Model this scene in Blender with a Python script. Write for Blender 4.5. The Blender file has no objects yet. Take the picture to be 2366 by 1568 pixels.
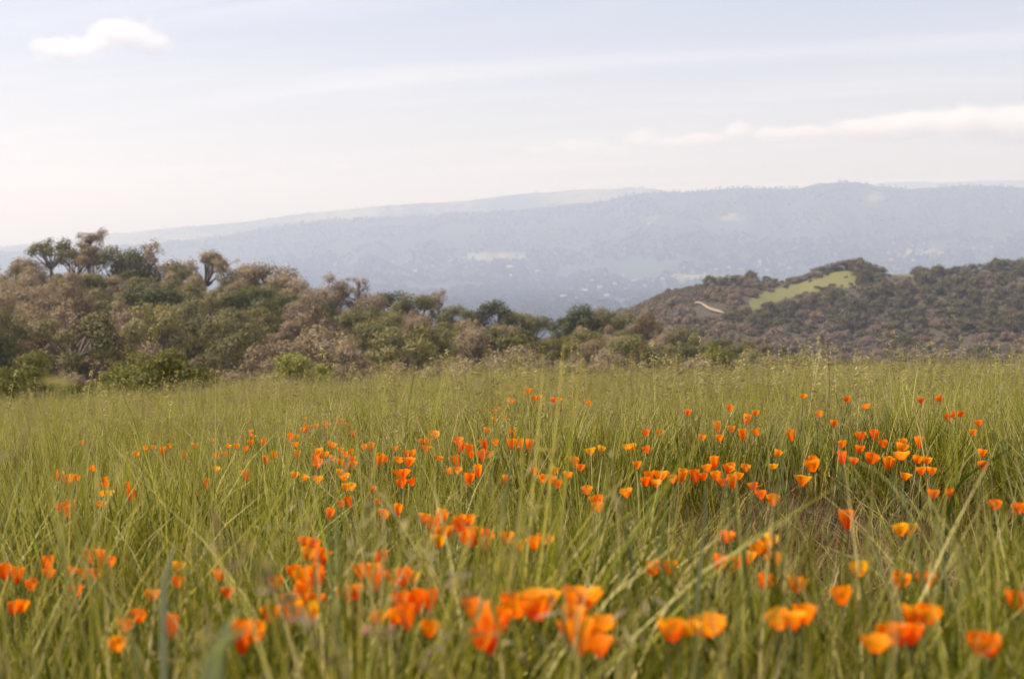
import bpy, math, random
import numpy as np
from mathutils import Vector, Matrix
R = math.radians
rng = np.random.default_rng(7)
random.seed(7)
scene = bpy.context.scene
COL = scene.collection

# ------------------------------------------------------------------ camera
PW, PH = 2366.0, 1568.0
LENS = 50.0
FPX = PW * LENS / 36.0
PITCH = math.atan((PH / 2 - 560) / FPX)          # true horizon lies behind the hills
cam_d = bpy.data.cameras.new('camera')
cam = bpy.data.objects.new('camera', cam_d)
COL.objects.link(cam)
cam.location = (0, 0, 0)
cam.rotation_euler = (R(90) - PITCH, 0, 0)
cam_d.lens = LENS
cam_d.sensor_width = 36
cam_d.clip_start = 0.05
cam_d.clip_end = 60000
cam_d.dof.use_dof = True
cam_d.dof.focus_distance = 7.0
cam_d.dof.aperture_fstop = 5.0
scene.camera = cam

# ------------------------------------------------------------------ light
SUN_EL, SUN_AZ = R(57), R(-92)                   # azimuth from the view direction, left and ahead
SUN_DIR = Vector((math.sin(SUN_AZ) * math.cos(SUN_EL), math.cos(SUN_AZ) * math.cos(SUN_EL), math.sin(SUN_EL)))
world = bpy.data.worlds.new('World')
scene.world = world
world.use_nodes = True
world.cycles.sampling_method = 'NONE'       # a sky without a sun disc is smooth: bounce rays find it, every light sample goes to the sun
SKY_STRENGTH = 0.1
sun_d = bpy.data.lights.new('sun', 'SUN')
sun_d.energy = 5.0
sun_d.angle = R(0.6)
sun_d.color = (1.0, 0.89, 0.77)
sun = bpy.data.objects.new('sun', sun_d)
COL.objects.link(sun)
sun.rotation_euler = SUN_DIR.to_track_quat('Z', 'Y').to_euler()
scene.view_settings.view_transform = 'Standard'
scene.view_settings.look = 'None'
scene.view_settings.gamma = 1
scene.view_settings.use_curve_mapping = False
scene.view_settings.exposure = 0.52
scene.render.engine = 'CYCLES'
cy = scene.cycles
cy.max_bounces = 10
cy.diffuse_bounces = 3
cy.glossy_bounces = 2
cy.transmission_bounces = 4
cy.transparent_max_bounces = 32
cy.volume_bounces = 7
cy.use_denoising = True
cy.denoiser = 'OPENIMAGEDENOISE'
cy.denoising_input_passes = 'RGB_ALBEDO_NORMAL'
cy.use_adaptive_sampling = False
cy.sample_clamp_indirect = 3.0
cy.caustics_reflective = False
cy.caustics_refractive = False

# ------------------------------------------------------------------ node helpers
class NT:
    def __init__(s, tree):
        s.t = tree; s.n = tree.nodes; s.l = tree.links
    def new(s, kind, **kw):
        n = s.n.new(kind)
        for k, v in kw.items(): setattr(n, k, v)
        return n
    def put(s, sock, v):
        if hasattr(v, 'is_output'): s.l.new(v, sock)
        else: sock.default_value = v
    def math(s, op, a, b=0.0, c=None, clamp=False):
        n = s.new('ShaderNodeMath', operation=op, use_clamp=clamp)
        s.put(n.inputs[0], a); s.put(n.inputs[1], b)
        if c is not None: s.put(n.inputs[2], c)
        return n.outputs[0]
    def vmath(s, op, a, b=None, out=0):
        n = s.new('ShaderNodeVectorMath', operation=op)
        s.put(n.inputs[0], a)
        if b is not None: s.put(n.inputs[1], b)
        return n.outputs[out]
    def noise(s, vec, scale, detail=4, rough=0.55, dim='3D'):
        n = s.new('ShaderNodeTexNoise', noise_dimensions=dim)
        s.put(n.inputs['Vector'], vec)
        n.inputs['Scale'].default_value = scale; n.inputs['Detail'].default_value = detail
        n.inputs['Roughness'].default_value = rough
        return n.outputs['Fac']
    def ramp(s, v, a, b, lo=0.0, hi=1.0, smooth=True):
        n = s.new('ShaderNodeMapRange', interpolation_type='SMOOTHSTEP' if smooth else 'LINEAR')
        s.put(n.inputs[0], v)
        for i, x in enumerate((a, b, lo, hi)): n.inputs[i + 1].default_value = x
        return n.outputs[0]
    def mix(s, f, a, b, blend='MIX'):
        n = s.new('ShaderNodeMix', data_type='RGBA', blend_type=blend)
        s.put(n.inputs[0], f)
        s.put(n.inputs[6], a if hasattr(a, 'is_output') else (*a, 1)[:4])
        s.put(n.inputs[7], b if hasattr(b, 'is_output') else (*b, 1)[:4])
        return n.outputs[2]

def new_mat(name):
    m = bpy.data.materials.new(name)
    m.use_nodes = True
    m.node_tree.nodes.clear()
    nt = NT(m.node_tree)
    out = nt.new('ShaderNodeOutputMaterial')
    return m, nt, out

def leafy(name, base, transl=0.4, rough=0.6, spec=0.25, hue=0.5, vary=0.35, use_col=False, nscale=0.6, dark=None, tint=None):
    """diffuse + translucent plant surface; colour varies per plant and per patch"""
    m, nt, out = new_mat(name)
    oi = nt.new('ShaderNodeObjectInfo')
    geo = nt.new('ShaderNodeNewGeometry')
    if use_col:
        at = nt.new('ShaderNodeAttribute', attribute_name='Col')
        c = at.outputs['Color']
    else:
        rgb = nt.new('ShaderNodeRGB'); rgb.outputs[0].default_value = (*base, 1); c = rgb.outputs[0]
    nz = nt.noise(geo.outputs['Position'], nscale, 3)
    if dark is not None: c = nt.mix(nt.ramp(nz, 0.35, 0.65), c, dark)
    if tint is not None: c = nt.mix(nt.ramp(oi.outputs['Random'], 0.2, 1.0, 0, 0.8), c, tint)
    hs = nt.new('ShaderNodeHueSaturation')
    hs.inputs['Hue'].default_value = hue
    val = nt.math('ADD', nt.math('MULTIPLY', oi.outputs['Random'], vary), 1 - vary / 2)
    nt.put(hs.inputs['Value'], val); nt.put(hs.inputs['Color'], c)
    col = hs.outputs[0]
    p = nt.new('ShaderNodeBsdfPrincipled')
    nt.put(p.inputs['Base Color'], col)
    p.inputs['Roughness'].default_value = rough
    p.inputs['Specular IOR Level'].default_value = spec
    tr = nt.new('ShaderNodeBsdfTranslucent')
    nt.put(tr.inputs['Color'], nt.mix(1.0, col, (1.25, 1.15, 0.6), 'MULTIPLY'))
    mx = nt.new('ShaderNodeMixShader'); mx.inputs[0].default_value = transl
    nt.l.new(p.outputs[0], mx.inputs[1]); nt.l.new(tr.outputs[0], mx.inputs[2])
    nt.l.new(mx.outputs[0], out.inputs[0])
    return m

def bark(name, a, b, scale=6):
    m, nt, out = new_mat(name)
    geo = nt.new('ShaderNodeNewGeometry')
    nz = nt.noise(geo.outputs['Position'], scale, 6)
    p = nt.new('ShaderNodeBsdfPrincipled')
    nt.put(p.inputs['Base Color'], nt.mix(nz, a, b)); p.inputs['Roughness'].default_value = 0.9
    bp = nt.new('ShaderNodeBump'); bp.inputs['Strength'].default_value = 0.5; nt.put(bp.inputs['Height'], nz)
    nt.l.new(bp.outputs[0], p.inputs['Normal'])
    nt.l.new(p.outputs[0], out.inputs[0])
    return m

def soil(name, a, b, c, s1, s2, bump=0.6, rough=0.95, attr=None, attr_col=None):
    m, nt, out = new_mat(name)
    geo = nt.new('ShaderNodeNewGeometry')
    P = geo.outputs['Position']
    col = nt.mix(nt.ramp(nt.noise(P, s1, 5), 0.35, 0.65), a, b)
    n2 = nt.noise(P, s2, 6)
    col = nt.mix(nt.ramp(n2, 0.4, 0.75), col, c)
    if attr:
        at = nt.new('ShaderNodeAttribute', attribute_name=attr)
        n3 = nt.noise(P, s2 * 0.7, 4)
        f = nt.ramp(nt.math('ADD', at.outputs['Fac'], nt.math('MULTIPLY', nt.math('SUBTRACT', n3, 0.5), 1.3)), 0.3, 0.75)
        gc = nt.mix(n2, attr_col[0], attr_col[1])
        col = nt.mix(f, col, gc)
    p = nt.new('ShaderNodeBsdfPrincipled')
    nt.put(p.inputs['Base Color'], col); p.inputs['Roughness'].default_value = rough
    p.inputs['Specular IOR Level'].default_value = 0.1
    bp = nt.new('ShaderNodeBump'); bp.inputs['Strength'].default_value = bump; nt.put(bp.inputs['Height'], n2)
    nt.l.new(bp.outputs[0], p.inputs['Normal'])
    nt.l.new(p.outputs[0], out.inputs[0])
    return m

# ------------------------------------------------------------------ sky
wt = NT(world.node_tree)
wt.n.clear()
wo = wt.new('ShaderNodeOutputWorld')
bg = wt.new('ShaderNodeBackground')
sky = wt.new('ShaderNodeTexSky', sky_type='NISHITA')
sky.sun_disc = False
sky.sun_elevation = SUN_EL
sky.sun_rotation = SUN_AZ
sky.altitude = 300
sky.air_density = 1.0
sky.dust_density = 1.3
sky.ozone_density = 1.0
tc = wt.new('ShaderNodeTexCoord')
D = tc.outputs['Generated']
sp = wt.new('ShaderNodeSeparateXYZ'); wt.put(sp.inputs[0], D)
# thin high cirrus: noise on the cloud deck plane, drawn out along one wind direction
zc = wt.math('MAXIMUM', sp.outputs[2], 0.02)
zz = wt.math('ADD', zc, 0.10)
cx = wt.math('DIVIDE', sp.outputs[0], zz); cyy = wt.math('DIVIDE', sp.outputs[1], zz)
cb = wt.new('ShaderNodeCombineXYZ'); wt.put(cb.inputs[0], cx); wt.put(cb.inputs[1], cyy)
mp = wt.new('ShaderNodeMapping', vector_type='TEXTURE'); wt.put(mp.inputs[0], cb.outputs[0])
mp.inputs['Rotation'].default_value = (0, 0, R(-21)); mp.inputs['Scale'].default_value = (7.0, 1.0, 1)
n1 = wt.noise(mp.outputs[0], 2.2, 7, 0.6)
mp2 = wt.new('ShaderNodeMapping'); wt.put(mp2.inputs[0], cb.outputs[0]); mp2.inputs['Location'].default_value = (3.1, 1.7, 0)
n2 = wt.noise(mp2.outputs[0], 0.35, 3)
cir = wt.math('MULTIPLY', wt.ramp(n1, 0.36, 0.82), wt.ramp(n2, 0.3, 0.55))
tinted = wt.mix(1.0, sky.outputs[0], (1.18, 0.98, 0.98), 'MULTIPLY')
skyc = wt.mix(wt.math('ADD', wt.math('MULTIPLY', cir, 0.30), 0.10), tinted, (10.0, 9.5, 9.6))
wt.put(bg.inputs[0], skyc)
bg.inputs[1].default_value = SKY_STRENGTH
wt.l.new(bg.outputs[0], wo.inputs[0])

# ------------------------------------------------------------------ maths of the place
def ray(px, py):
    """direction through a point of the photograph (2366 x 1568 frame)"""
    x = (px - PW / 2) / FPX; y = (PH / 2 - py) / FPX
    c, s = math.cos(PITCH), math.sin(PITCH)
    return np.array([x, c + y * s, -s + y * c])
def at(px, py, Y):
    d = ray(px, py); return d * (Y / d[1])
def to_px(p):
    p = np.asarray(p, float)
    c, s = math.cos(PITCH), math.sin(PITCH)
    depth = p[..., 1] * c - p[..., 2] * s
    up = p[..., 1] * s + p[..., 2] * c
    return PW / 2 + FPX * p[..., 0] / depth, PH / 2 - FPX * up / depth
def row_z(px, row, Y):
    """height of a photograph row at distance Y, arrays allowed"""
    t = (PH / 2 - np.asarray(row, float)) / FPX
    c, s = math.cos(PITCH), math.sin(PITCH)
    return Y * (-s + t * c) / (c + t * s)
def col_of(x, y):
    return PW / 2 + FPX * x / np.maximum(y, 1e-3)      # near enough for the hills

def hash2(ix, iy, seed=0):
    h = (ix.astype(np.int64) * 374761393 + iy.astype(np.int64) * 668265263 + seed * 1442695041) & 0x7fffffff
    h = ((h ^ (h >> 13)) * 1274126177) & 0x7fffffff
    return ((h ^ (h >> 16)) & 0xffff) / 65535.0
def vnoise(x, y, seed=0):
    x = np.asarray(x, float); y = np.asarray(y, float)
    ix = np.floor(x); iy = np.floor(y); fx = x - ix; fy = y - iy
    fx = fx * fx * (3 - 2 * fx); fy = fy * fy * (3 - 2 * fy)
    a = hash2(ix, iy, seed); b = hash2(ix + 1, iy, seed); c = hash2(ix, iy + 1, seed); d = hash2(ix + 1, iy + 1, seed)
    return (a * (1 - fx) + b * fx) * (1 - fy) + (c * (1 - fx) + d * fx) * fy
def fbm(x, y, seed=0, o=4):
    s = 0; a = 0.5
    for i in range(o):
        s = s + a * (vnoise(x, y, seed + i) * 2 - 1); x = x * 2.03 + 17.1; y = y * 2.03 + 5.3; a *= 0.5
    return s
def sst(a, b, v):
    t = np.clip((v - a) / (b - a), 0, 1); return t * t * (3 - 2 * t)

def z_meadow(x, y):
    x = np.asarray(x, float); y = np.asarray(y, float)
    z = -0.72 - 0.085 * y + np.where(x < 0, 0.054 * x, 0.012 * x)
    z = z - 0.006 * np.maximum(0, y - 27) ** 2
    z = z + 0.20 * np.exp(-(((x - 1.2) / 1.2) ** 2 + ((y - 5.5) / 1.0) ** 2))     # low mound behind the hollow
    return z + 0.05 * fbm(x * 0.5, y * 0.5, 3) * sst(0.5, 3, y)
# heights of the wooded slope on the left, from its skyline and its foot
LT = np.array([(-500, 590), (-100, 580), (0, 590), (130, 590), (205, 585), (300, 592), (420, 600), (520, 620), (615, 612), (690, 645), (760, 660), (830, 668), (960, 690), (1040, 700), (1090, 715), (1140, 710), (1200, 722), (1270, 745), (1330, 722), (1400, 725), (1470, 728), (1530, 745), (1600, 765), (1700, 785), (1760, 795), (1850, 820), (1950, 845), (2100, 880), (2600, 960)], float)
def sky_row_L(px): return np.interp(px, LT[:, 0], LT[:, 1])
def z_left(x, y):
    px = col_of(x, y)
    yr = np.interp(px, [0, 1100, 1900], [200, 185, 165]); yf = np.interp(px, [0, 900, 1900], [100, 112, 125])
    smooth = np.interp(px, LT[:, 0], np.convolve(np.pad(LT[:, 1], 2, 'edge'), [.1, .2, .4, .2, .1], 'valid'))
    zr = row_z(px, smooth + np.interp(px, [0, 900, 1900], [95, 88, 70]), yr)
    zf = row_z(px, np.interp(px, [0, 600, 1200, 1900, 2366], [905, 893, 880, 868, 875]), yf)
    t = np.clip((y - yf) / (yr - yf), 0, 1)
    z = zf + (zr - zf) * t ** 1.15
    z = z - 0.25 * np.maximum(0, y - yr)
    z = z - 0.02 * np.maximum(0, yf - y)
    return z + 0.8 * fbm(x * 0.05, y * 0.05, 11)
# the hill on the right
RT = np.array([(1200, 800), (1400, 735), (1470, 708), (1540, 674), (1600, 661), (1700, 650), (1780, 652), (1850, 648), (1890, 632), (1930, 624), (1960, 620), (2000, 625), (2040, 632), (2110, 632), (2200, 634), (2240, 630), (2310, 620), (2366, 618), (2500, 612), (2900, 600)], float)
def z_right(x, y):
    px = col_of(x, y)
    yr = np.interp(px, [1400, 1800, 2366], [520, 560, 560]); yf = np.interp(px, [1400, 2366], [400, 370])
    zr = row_z(px, np.interp(px, RT[:, 0], RT[:, 1]), yr)
    zf = row_z(px, np.interp(px, [1200, 1500, 2000, 2366], [800, 800, 850, 880]), yf)
    t = np.clip((y - yf) / (yr - yf), 0, 1)
    z = zf + (zr - zf) * (0.55 * t + 0.45 * sst(0, 1, t))
    z = z - 0.35 * np.maximum(0, y - yr) - 0.12 * np.maximum(0, yf - y) * 0
    spur = np.sin(px / 95.0 + y * 0.02) * 1.6 * np.sin(np.pi * t)
    return z + spur + 1.5 * fbm(x * 0.02, y * 0.02, 21) * (1 - t * 0.7)
R1 = np.array([(-800, 640), (0, 588), (250, 572), (450, 555), (620, 528), (760, 508), (900, 503), (1050, 496), (1200, 484), (1400, 464), (1480, 446), (1600, 443), (1640, 440), (1700, 434), (1780, 436), (1850, 435), (1890, 423), (1970, 422), (2010, 428), (2050, 434), (2100, 437), (2160, 434), (2220, 428), (2290, 432), (2366, 433), (3000, 440)], float)
R2 = np.array([(-800, 600), (0, 571), (120, 560), (240, 543), (420, 525), (560, 514), (700, 493), (820, 482), (900, 474), (980, 469), (1080, 463), (1180, 450), (1300, 440), (1380, 436), (1430, 437), (1455, 431), (1520, 437), (1600, 450), (1700, 470), (2000, 520), (3000, 560)], float)
R3 = np.array([(-800, 640), (1700, 470), (1900, 436), (2050, 419), (2100, 417), (2160, 419), (2250, 415), (2366, 413), (3000, 405)], float)
def z_far(x, y):
    px = col_of(x, y)
    out = np.full(np.broadcast(x, y).shape, -150.0) + 14 * fbm(np.asarray(x) * 0.0012, np.asarray(y) * 0.0012, 31) + np.zeros(np.broadcast(x, y).shape)
    which = np.zeros(out.shape)
    for k, (P, ya, yc) in enumerate(((R1, 4300, 7000), (R2, 6600, 8700), (R3, 9500, 12500))):
        zc_ = row_z(px, np.interp(px, P[:, 0], P[:, 1]), yc)
        t = np.clip((y - ya) / (yc - ya), 0, 1)
        s = t ** 1.25
        spur = (1 - np.abs(fbm(px * 0.008 + k * 9, y * 0.0004, 41 + k, 4)) * 2) * 95 * np.sin(np.pi * np.minimum(t, 1)) ** 1.2
        z = -160 + (zc_ + 160) * s - spur * 0.8 + spur.mean() * 0.5
        z = z + 6 * fbm(px * 0.05, y * 0.002, 51 + k) * t
        z = np.where(y > yc, zc_ - 0.22 * (y - yc), z)
        which = np.where(z > out, k + 1, which)
        out = np.maximum(out, z)
    return out, which

# ------------------------------------------------------------------ object helpers
def mesh(name, verts, faces, mat=None, cols=None, smooth=False):
    me = bpy.data.meshes.new(name)
    verts = np.asarray(verts, np.float32)
    if isinstance(faces, np.ndarray):
        k = faces.shape[1]
        me.vertices.add(len(verts)); me.vertices.foreach_set('co', verts.ravel())
        me.loops.add(faces.size); me.loops.foreach_set('vertex_index', faces.astype(np.int32).ravel())
        me.polygons.add(len(faces)); me.polygons.foreach_set('loop_start', np.arange(0, faces.size, k, dtype=np.int32))
        me.update(calc_edges=True); me.validate()
    else:
        me.from_pydata(verts.tolist(), [], faces); me.update()
    if cols is not None:
        a = me.attributes.new('Col', 'FLOAT_COLOR', 'POINT')
        c = np.ones((len(verts), 4), np.float32); c[:, :3] = cols
        a.data.foreach_set('color', c.ravel())
    if smooth: me.polygons.foreach_set('use_smooth', np.ones(len(me.polygons), bool))
    if mat: me.materials.append(mat)
    return me
def link(name, data, parent=None, loc=None):
    o = bpy.data.objects.new(name, data)
    COL.objects.link(o)
    if parent is not None: o.parent = parent
    if loc is not None: o.location = loc
    return o
def tag(o, label=None, cat=None, group=None, kind=None):
    if label: o['label'] = label
    if cat: o['category'] = cat
    if group: o['group'] = group
    if kind: o['kind'] = kind
    return o
def empty(name, loc, rz=0.0):
    o = link(name, None, None, loc); o.rotation_euler = (0, 0, rz); o.empty_display_size = 0.1
    return o
ORD = ['', 'first', 'second', 'third', 'fourth', 'fifth', 'sixth', 'seventh', 'eighth', 'ninth', 'tenth', 'eleventh', 'twelfth', 'thirteenth', 'fourteenth', 'fifteenth', 'sixteenth', 'seventeenth', 'eighteenth', 'nineteenth', 'twentieth']
TEN = {2: 'twenty', 3: 'thirty', 4: 'forty', 5: 'fifty', 6: 'sixty', 7: 'seventy', 8: 'eighty', 9: 'ninety'}
def ordw(n):
    if n <= 20: return ORD[n]
    t, u = divmod(n, 10)
    return (TEN[t] + '-' + ORD[u]) if u else TEN[t][:-1] + 'ieth'
def place_word(i, n):
    if n == 1: return ''
    if i == 1: return 'leftmost '
    if i == n: return 'rightmost '
    return ordw(i) + ' from left '

class Geo:
    """collects tubes, cards and ribbons as arrays"""
    def __init__(s): s.v = []; s.f = []; s.c = []; s.n = 0
    def add(s, v, f, c=None):
        v = np.asarray(v, float); s.v.append(v); s.f.append(np.asarray(f, int) + s.n)
        s.c.append(np.broadcast_to(np.asarray(c if c is not None else (1, 1, 1), float), (len(v), 3))); s.n += len(v)
    def tube(s, pts, rad, sides=6, c=None):
        pts = np.asarray(pts, float); n = len(pts)
        t = np.gradient(pts, axis=0); t /= np.linalg.norm(t, axis=1)[:, None] + 1e-9
        ref = np.array([0.3, 1, 0.1]); a = np.cross(t, ref); a /= np.linalg.norm(a, axis=1)[:, None] + 1e-9
        b = np.cross(t, a); th = np.linspace(0, 2 * np.pi, sides, endpoint=False)
        rad = np.broadcast_to(np.asarray(rad, float), (n,))
        v = pts[:, None, :] + rad[:, None, None] * (a[:, None, :] * np.cos(th)[None, :, None] + b[:, None, :] * np.sin(th)[None, :, None])
        i = np.arange(n - 1)[:, None] * sides; j = np.arange(sides)[None, :]; k = (j + 1) % sides
        f = np.stack([i + j, i + k, i + sides + k, i + sides + j], -1).reshape(-1, 4)
        s.add(v.reshape(-1, 3), f, c)
    def cards(s, cen, axis, side, L, W, c=None):
        """one leaf-shaped quad (rhombus) per centre, along axis"""
        cen = np.asarray(cen); N = len(cen)
        L = np.broadcast_to(L, (N,))[:, None]; W = np.broadcast_to(W, (N,))[:, None]
        v = np.stack([cen - axis * L * .5, cen + side * W * .5, cen + axis * L * .5, cen - side * W * .5], 1)
        f = np.arange(N * 4).reshape(N, 4)
        cc = None if c is None else np.repeat(np.broadcast_to(c, (N, 3)), 4, 0)
        s.add(v.reshape(-1, 3), f, cc)
    def mesh(s, name, mat, cols=False, smooth=False):
        return mesh(name, np.concatenate(s.v), np.concatenate(s.f), mat, np.concatenate(s.c) if cols else None, smooth)
def unit(n, r=None):
    v = (r or rng).normal(size=(n, 3)); return v / np.linalg.norm(v, axis=1)[:, None]

def scatter(name, protos, pts, rot, scl, idx):
    """stuff: protos instanced on points by geometry nodes"""
    pts = np.asarray(pts, np.float32); n = len(pts)
    me = bpy.data.meshes.new(name)
    me.vertices.add(n); me.vertices.foreach_set('co', pts.ravel())
    a = me.attributes.new('rot', 'FLOAT_VECTOR', 'POINT'); a.data.foreach_set('vector', np.asarray(rot, np.float32).ravel())
    scl = np.asarray(scl, np.float32)
    if scl.ndim == 1: scl = np.repeat(scl[:, None], 3, 1)
    a = me.attributes.new('scl', 'FLOAT_VECTOR', 'POINT'); a.data.foreach_set('vector', scl.ravel())
    a = me.attributes.new('idx', 'INT', 'POINT'); a.data.foreach_set('value', np.asarray(idx, np.int32))
    o = link(name, me)
    g = bpy.data.node_groups.new(name + '_nodes', 'GeometryNodeTree')
    g.interface.new_socket('Geometry', in_out='INPUT', socket_type='NodeSocketGeometry')
    g.interface.new_socket('Geometry', in_out='OUTPUT', socket_type='NodeSocketGeometry')
    N = g.nodes; L = g.links
    gi = N.new('NodeGroupInput'); go = N.new('NodeGroupOutput')
    iop = N.new('GeometryNodeInstanceOnPoints')
    jn = N.new('GeometryNodeJoinGeometry')
    for p in protos:
        po = bpy.data.objects.new(name + '_source', p)
        oi = N.new('GeometryNodeObjectInfo'); oi.inputs['Object'].default_value = po
        oi.inputs['As Instance'].default_value = True
        L.new(oi.outputs['Geometry'], jn.inputs[0])
    def named(nm, t):
        q = N.new('GeometryNodeInputNamedAttribute'); q.data_type = t; q.inputs['Name'].default_value = nm
        return q.outputs[0]
    L.new(gi.outputs[0], iop.inputs['Points']); L.new(jn.outputs[0], iop.inputs['Instance'])
    iop.inputs['Pick Instance'].default_value = True
    L.new(named('idx', 'INT'), iop.inputs['Instance Index'])
    e2r = N.new('FunctionNodeEulerToRotation'); L.new(named('rot', 'FLOAT_VECTOR'), e2r.inputs[0])
    L.new(e2r.outputs[0], iop.inputs['Rotation'])
    L.new(named('scl', 'FLOAT_VECTOR'), iop.inputs['Scale'])
    L.new(iop.outputs[0], go.inputs[0])
    md = o.modifiers.new('scatter', 'NODES'); md.node_group = g
    return o

# ------------------------------------------------------------------ ground and hills
def grid_mesh(name, X, Y, Z, mat, attr=None):
    r, c = X.shape
    v = np.stack([X, Y, Z], -1).reshape(-1, 3)
    i = np.arange(r - 1)[:, None] * c + np.arange(c - 1)[None, :]
    f = np.stack([i, i + 1, i + c + 1, i + c], -1).reshape(-1, 4)
    me = mesh(name, v, f, mat, smooth=True)
    for k, a in (attr or {}).items():
        at_ = me.attributes.new(k, 'FLOAT', 'POINT'); at_.data.foreach_set('value', a.astype(np.float32).ravel())
    return me
M_soil = soil('meadow_soil', (0.06, 0.036, 0.02), (0.042, 0.024, 0.015), (0.10, 0.07, 0.035), 1.2, 9.0)
X, Y = np.meshgrid(np.linspace(-40, 40, 321), np.concatenate([np.linspace(-8, 12, 161), np.linspace(12.4, 75, 130)]))
tag(link('meadow_ground', grid_mesh('meadow_ground', X, Y, z_meadow(X, Y), M_soil)), 'sloping meadow ground under the tall grass', 'ground', kind='structure')

def fan(u0, u1, nu, ys):
    U, Yv = np.meshgrid(np.linspace(u0, u1, nu), ys); return U * Yv, Yv
M_left = soil('wooded_slope_soil', (0.10, 0.085, 0.04), (0.075, 0.06, 0.03), (0.13, 0.12, 0.05), 0.12, 1.1)
X, Y = fan(-0.75, 0.75, 200, np.linspace(45, 330, 140))
tag(link('wooded_hill', grid_mesh('wooded_hill', X, Y, z_left(X, Y), M_left)), 'low hill under the oak wood beyond the meadow', 'hill', kind='structure')

CLEAR = [np.array(p, float) for p in (
    [(1732, 692), (1765, 674), (1800, 664), (1852, 654), (1885, 640), (1930, 626), (1978, 622), (1984, 662), (1960, 664), (1905, 664), (1890, 672), (1905, 700), (1880, 690), (1862, 672), (1825, 690), (1812, 706), (1780, 702), (1745, 706)],
    [(2000, 618), (2060, 622), (2120, 628), (2130, 640), (2050, 636)],
    [(1728, 694), (1752, 694), (1756, 716), (1730, 718)],
    [(1935, 735), (1960, 728), (1962, 748), (1940, 752)])]
def in_poly(px, py, poly):
    inside = np.zeros(px.shape, bool); n = len(poly)
    for i in range(n):
        x1, y1 = poly[i]; x2, y2 = poly[(i + 1) % n]
        c = ((y1 > py) != (y2 > py)) & (px < (x2 - x1) * (py - y1) / (y2 - y1 + 1e-9) + x1)
        inside ^= c
    return inside
X, Y = fan(-0.05, 0.62, 420, np.concatenate([np.linspace(300, 590, 300), np.linspace(595, 1000, 30)]))
Z = z_right(X, Y); Z = np.maximum(Z, -170)
px_, py_ = to_px(np.stack([X, Y, Z], -1))
clear = np.zeros(X.shape)
for p in CLEAR: clear = np.maximum(clear, in_poly(px_, py_, p) * 1.0)
for ax in (0, 1, 0, 1):
    clear = (np.roll(clear, 1, ax) + clear + np.roll(clear, -1, ax)) / 3
M_right = soil('brush_hill_soil', (0.075, 0.062, 0.042), (0.06, 0.052, 0.034), (0.095, 0.08, 0.052), 0.05, 0.6, attr='clear', attr_col=((0.165, 0.158, 0.058), (0.115, 0.115, 0.042)))
tag(link('brushy_hill', grid_mesh('brushy_hill', X, Y, Z, M_right, {'clear': clear})), 'round hill with dark oaks and a bright grass clearing', 'hill', kind='structure')

ys = np.concatenate([np.geomspace(1500, 4300, 30), np.linspace(4350, 8800, 110), np.linspace(8900, 13600, 50)])
X, Y = fan(-0.62, 0.62, 420, ys)
Z, W = z_far(X, Y)
px_, py_ = to_px(np.stack([X, Y, Z], -1))
gr = np.where(W == 2, 0.55 + 0.6 * fbm(X * .002, Y * .002, 61), 0.16 * fbm(X * .0016, Y * .0016, 62))
for (a, b, ra, rb, k) in ((1140, 592, 95, 13, .62), (1060, 598, 40, 8, .5), (1760, 610, 55, 12, .5), (1690, 505, 40, 16, .5), (1510, 505, 30, 10, .5), (2020, 455, 26, 18, .55), (1600, 640, 90, 12, .6), (2120, 585, 90, 14, .55), (1300, 455, 160, 14, .5)):
    gr = np.maximum(gr, k * np.exp(-((px_ - a) / ra) ** 2 - ((py_ - b) / rb) ** 2) * 1.3)
M_far = soil('far_forest_floor', (0.035, 0.05, 0.024), (0.03, 0.042, 0.022), (0.06, 0.07, 0.035), 0.003, 0.02, attr='grassy', attr_col=((0.22, 0.20, 0.11), (0.16, 0.15, 0.08)))
tag(link('valley_and_ridge', grid_mesh('valley_and_ridge', X, Y, Z, M_far, {'grassy': gr})), 'hazy valley floor rising to the long blue ridge', 'mountain', kind='structure')

# ------------------------------------------------------------------ haze: one closed box of thin air
m, nt, out = new_mat('haze_air')
pv = nt.new('ShaderNodeVolumePrincipled')
pv.inputs['Color'].default_value = (0.63, 0.745, 1.0, 1)
pv.inputs['Density'].default_value = 0.00022
pv.inputs['Anisotropy'].default_value = 0.25
pv.inputs['Absorption Color'].default_value = (1, 1, 1, 1)
pv.inputs['Density Attribute'].default_value = ''
nt.l.new(pv.outputs[0], out.inputs['Volume'])
try: m.cycles.homogeneous_volume = True
except Exception: pass
zb, zt = min(-185.0, float(Z.min()) - 1), float(Z.max()) + 15
hx, hy0, hy1 = 9500.0, -400.0, 14200.0
hv = [(sx * hx, yy, zz_) for zz_ in (zb, zt) for yy in (hy0, hy1) for sx in (-1, 1)]
hf = [[0, 2, 3, 1], [4, 5, 7, 6], [0, 1, 5, 4], [2, 6, 7, 3], [0, 4, 6, 2], [1, 3, 7, 5]]
tag(link('haze', mesh('haze', hv, hf, m)), 'pale blue haze hanging over the valley and ridge', 'haze', kind='stuff')

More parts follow.
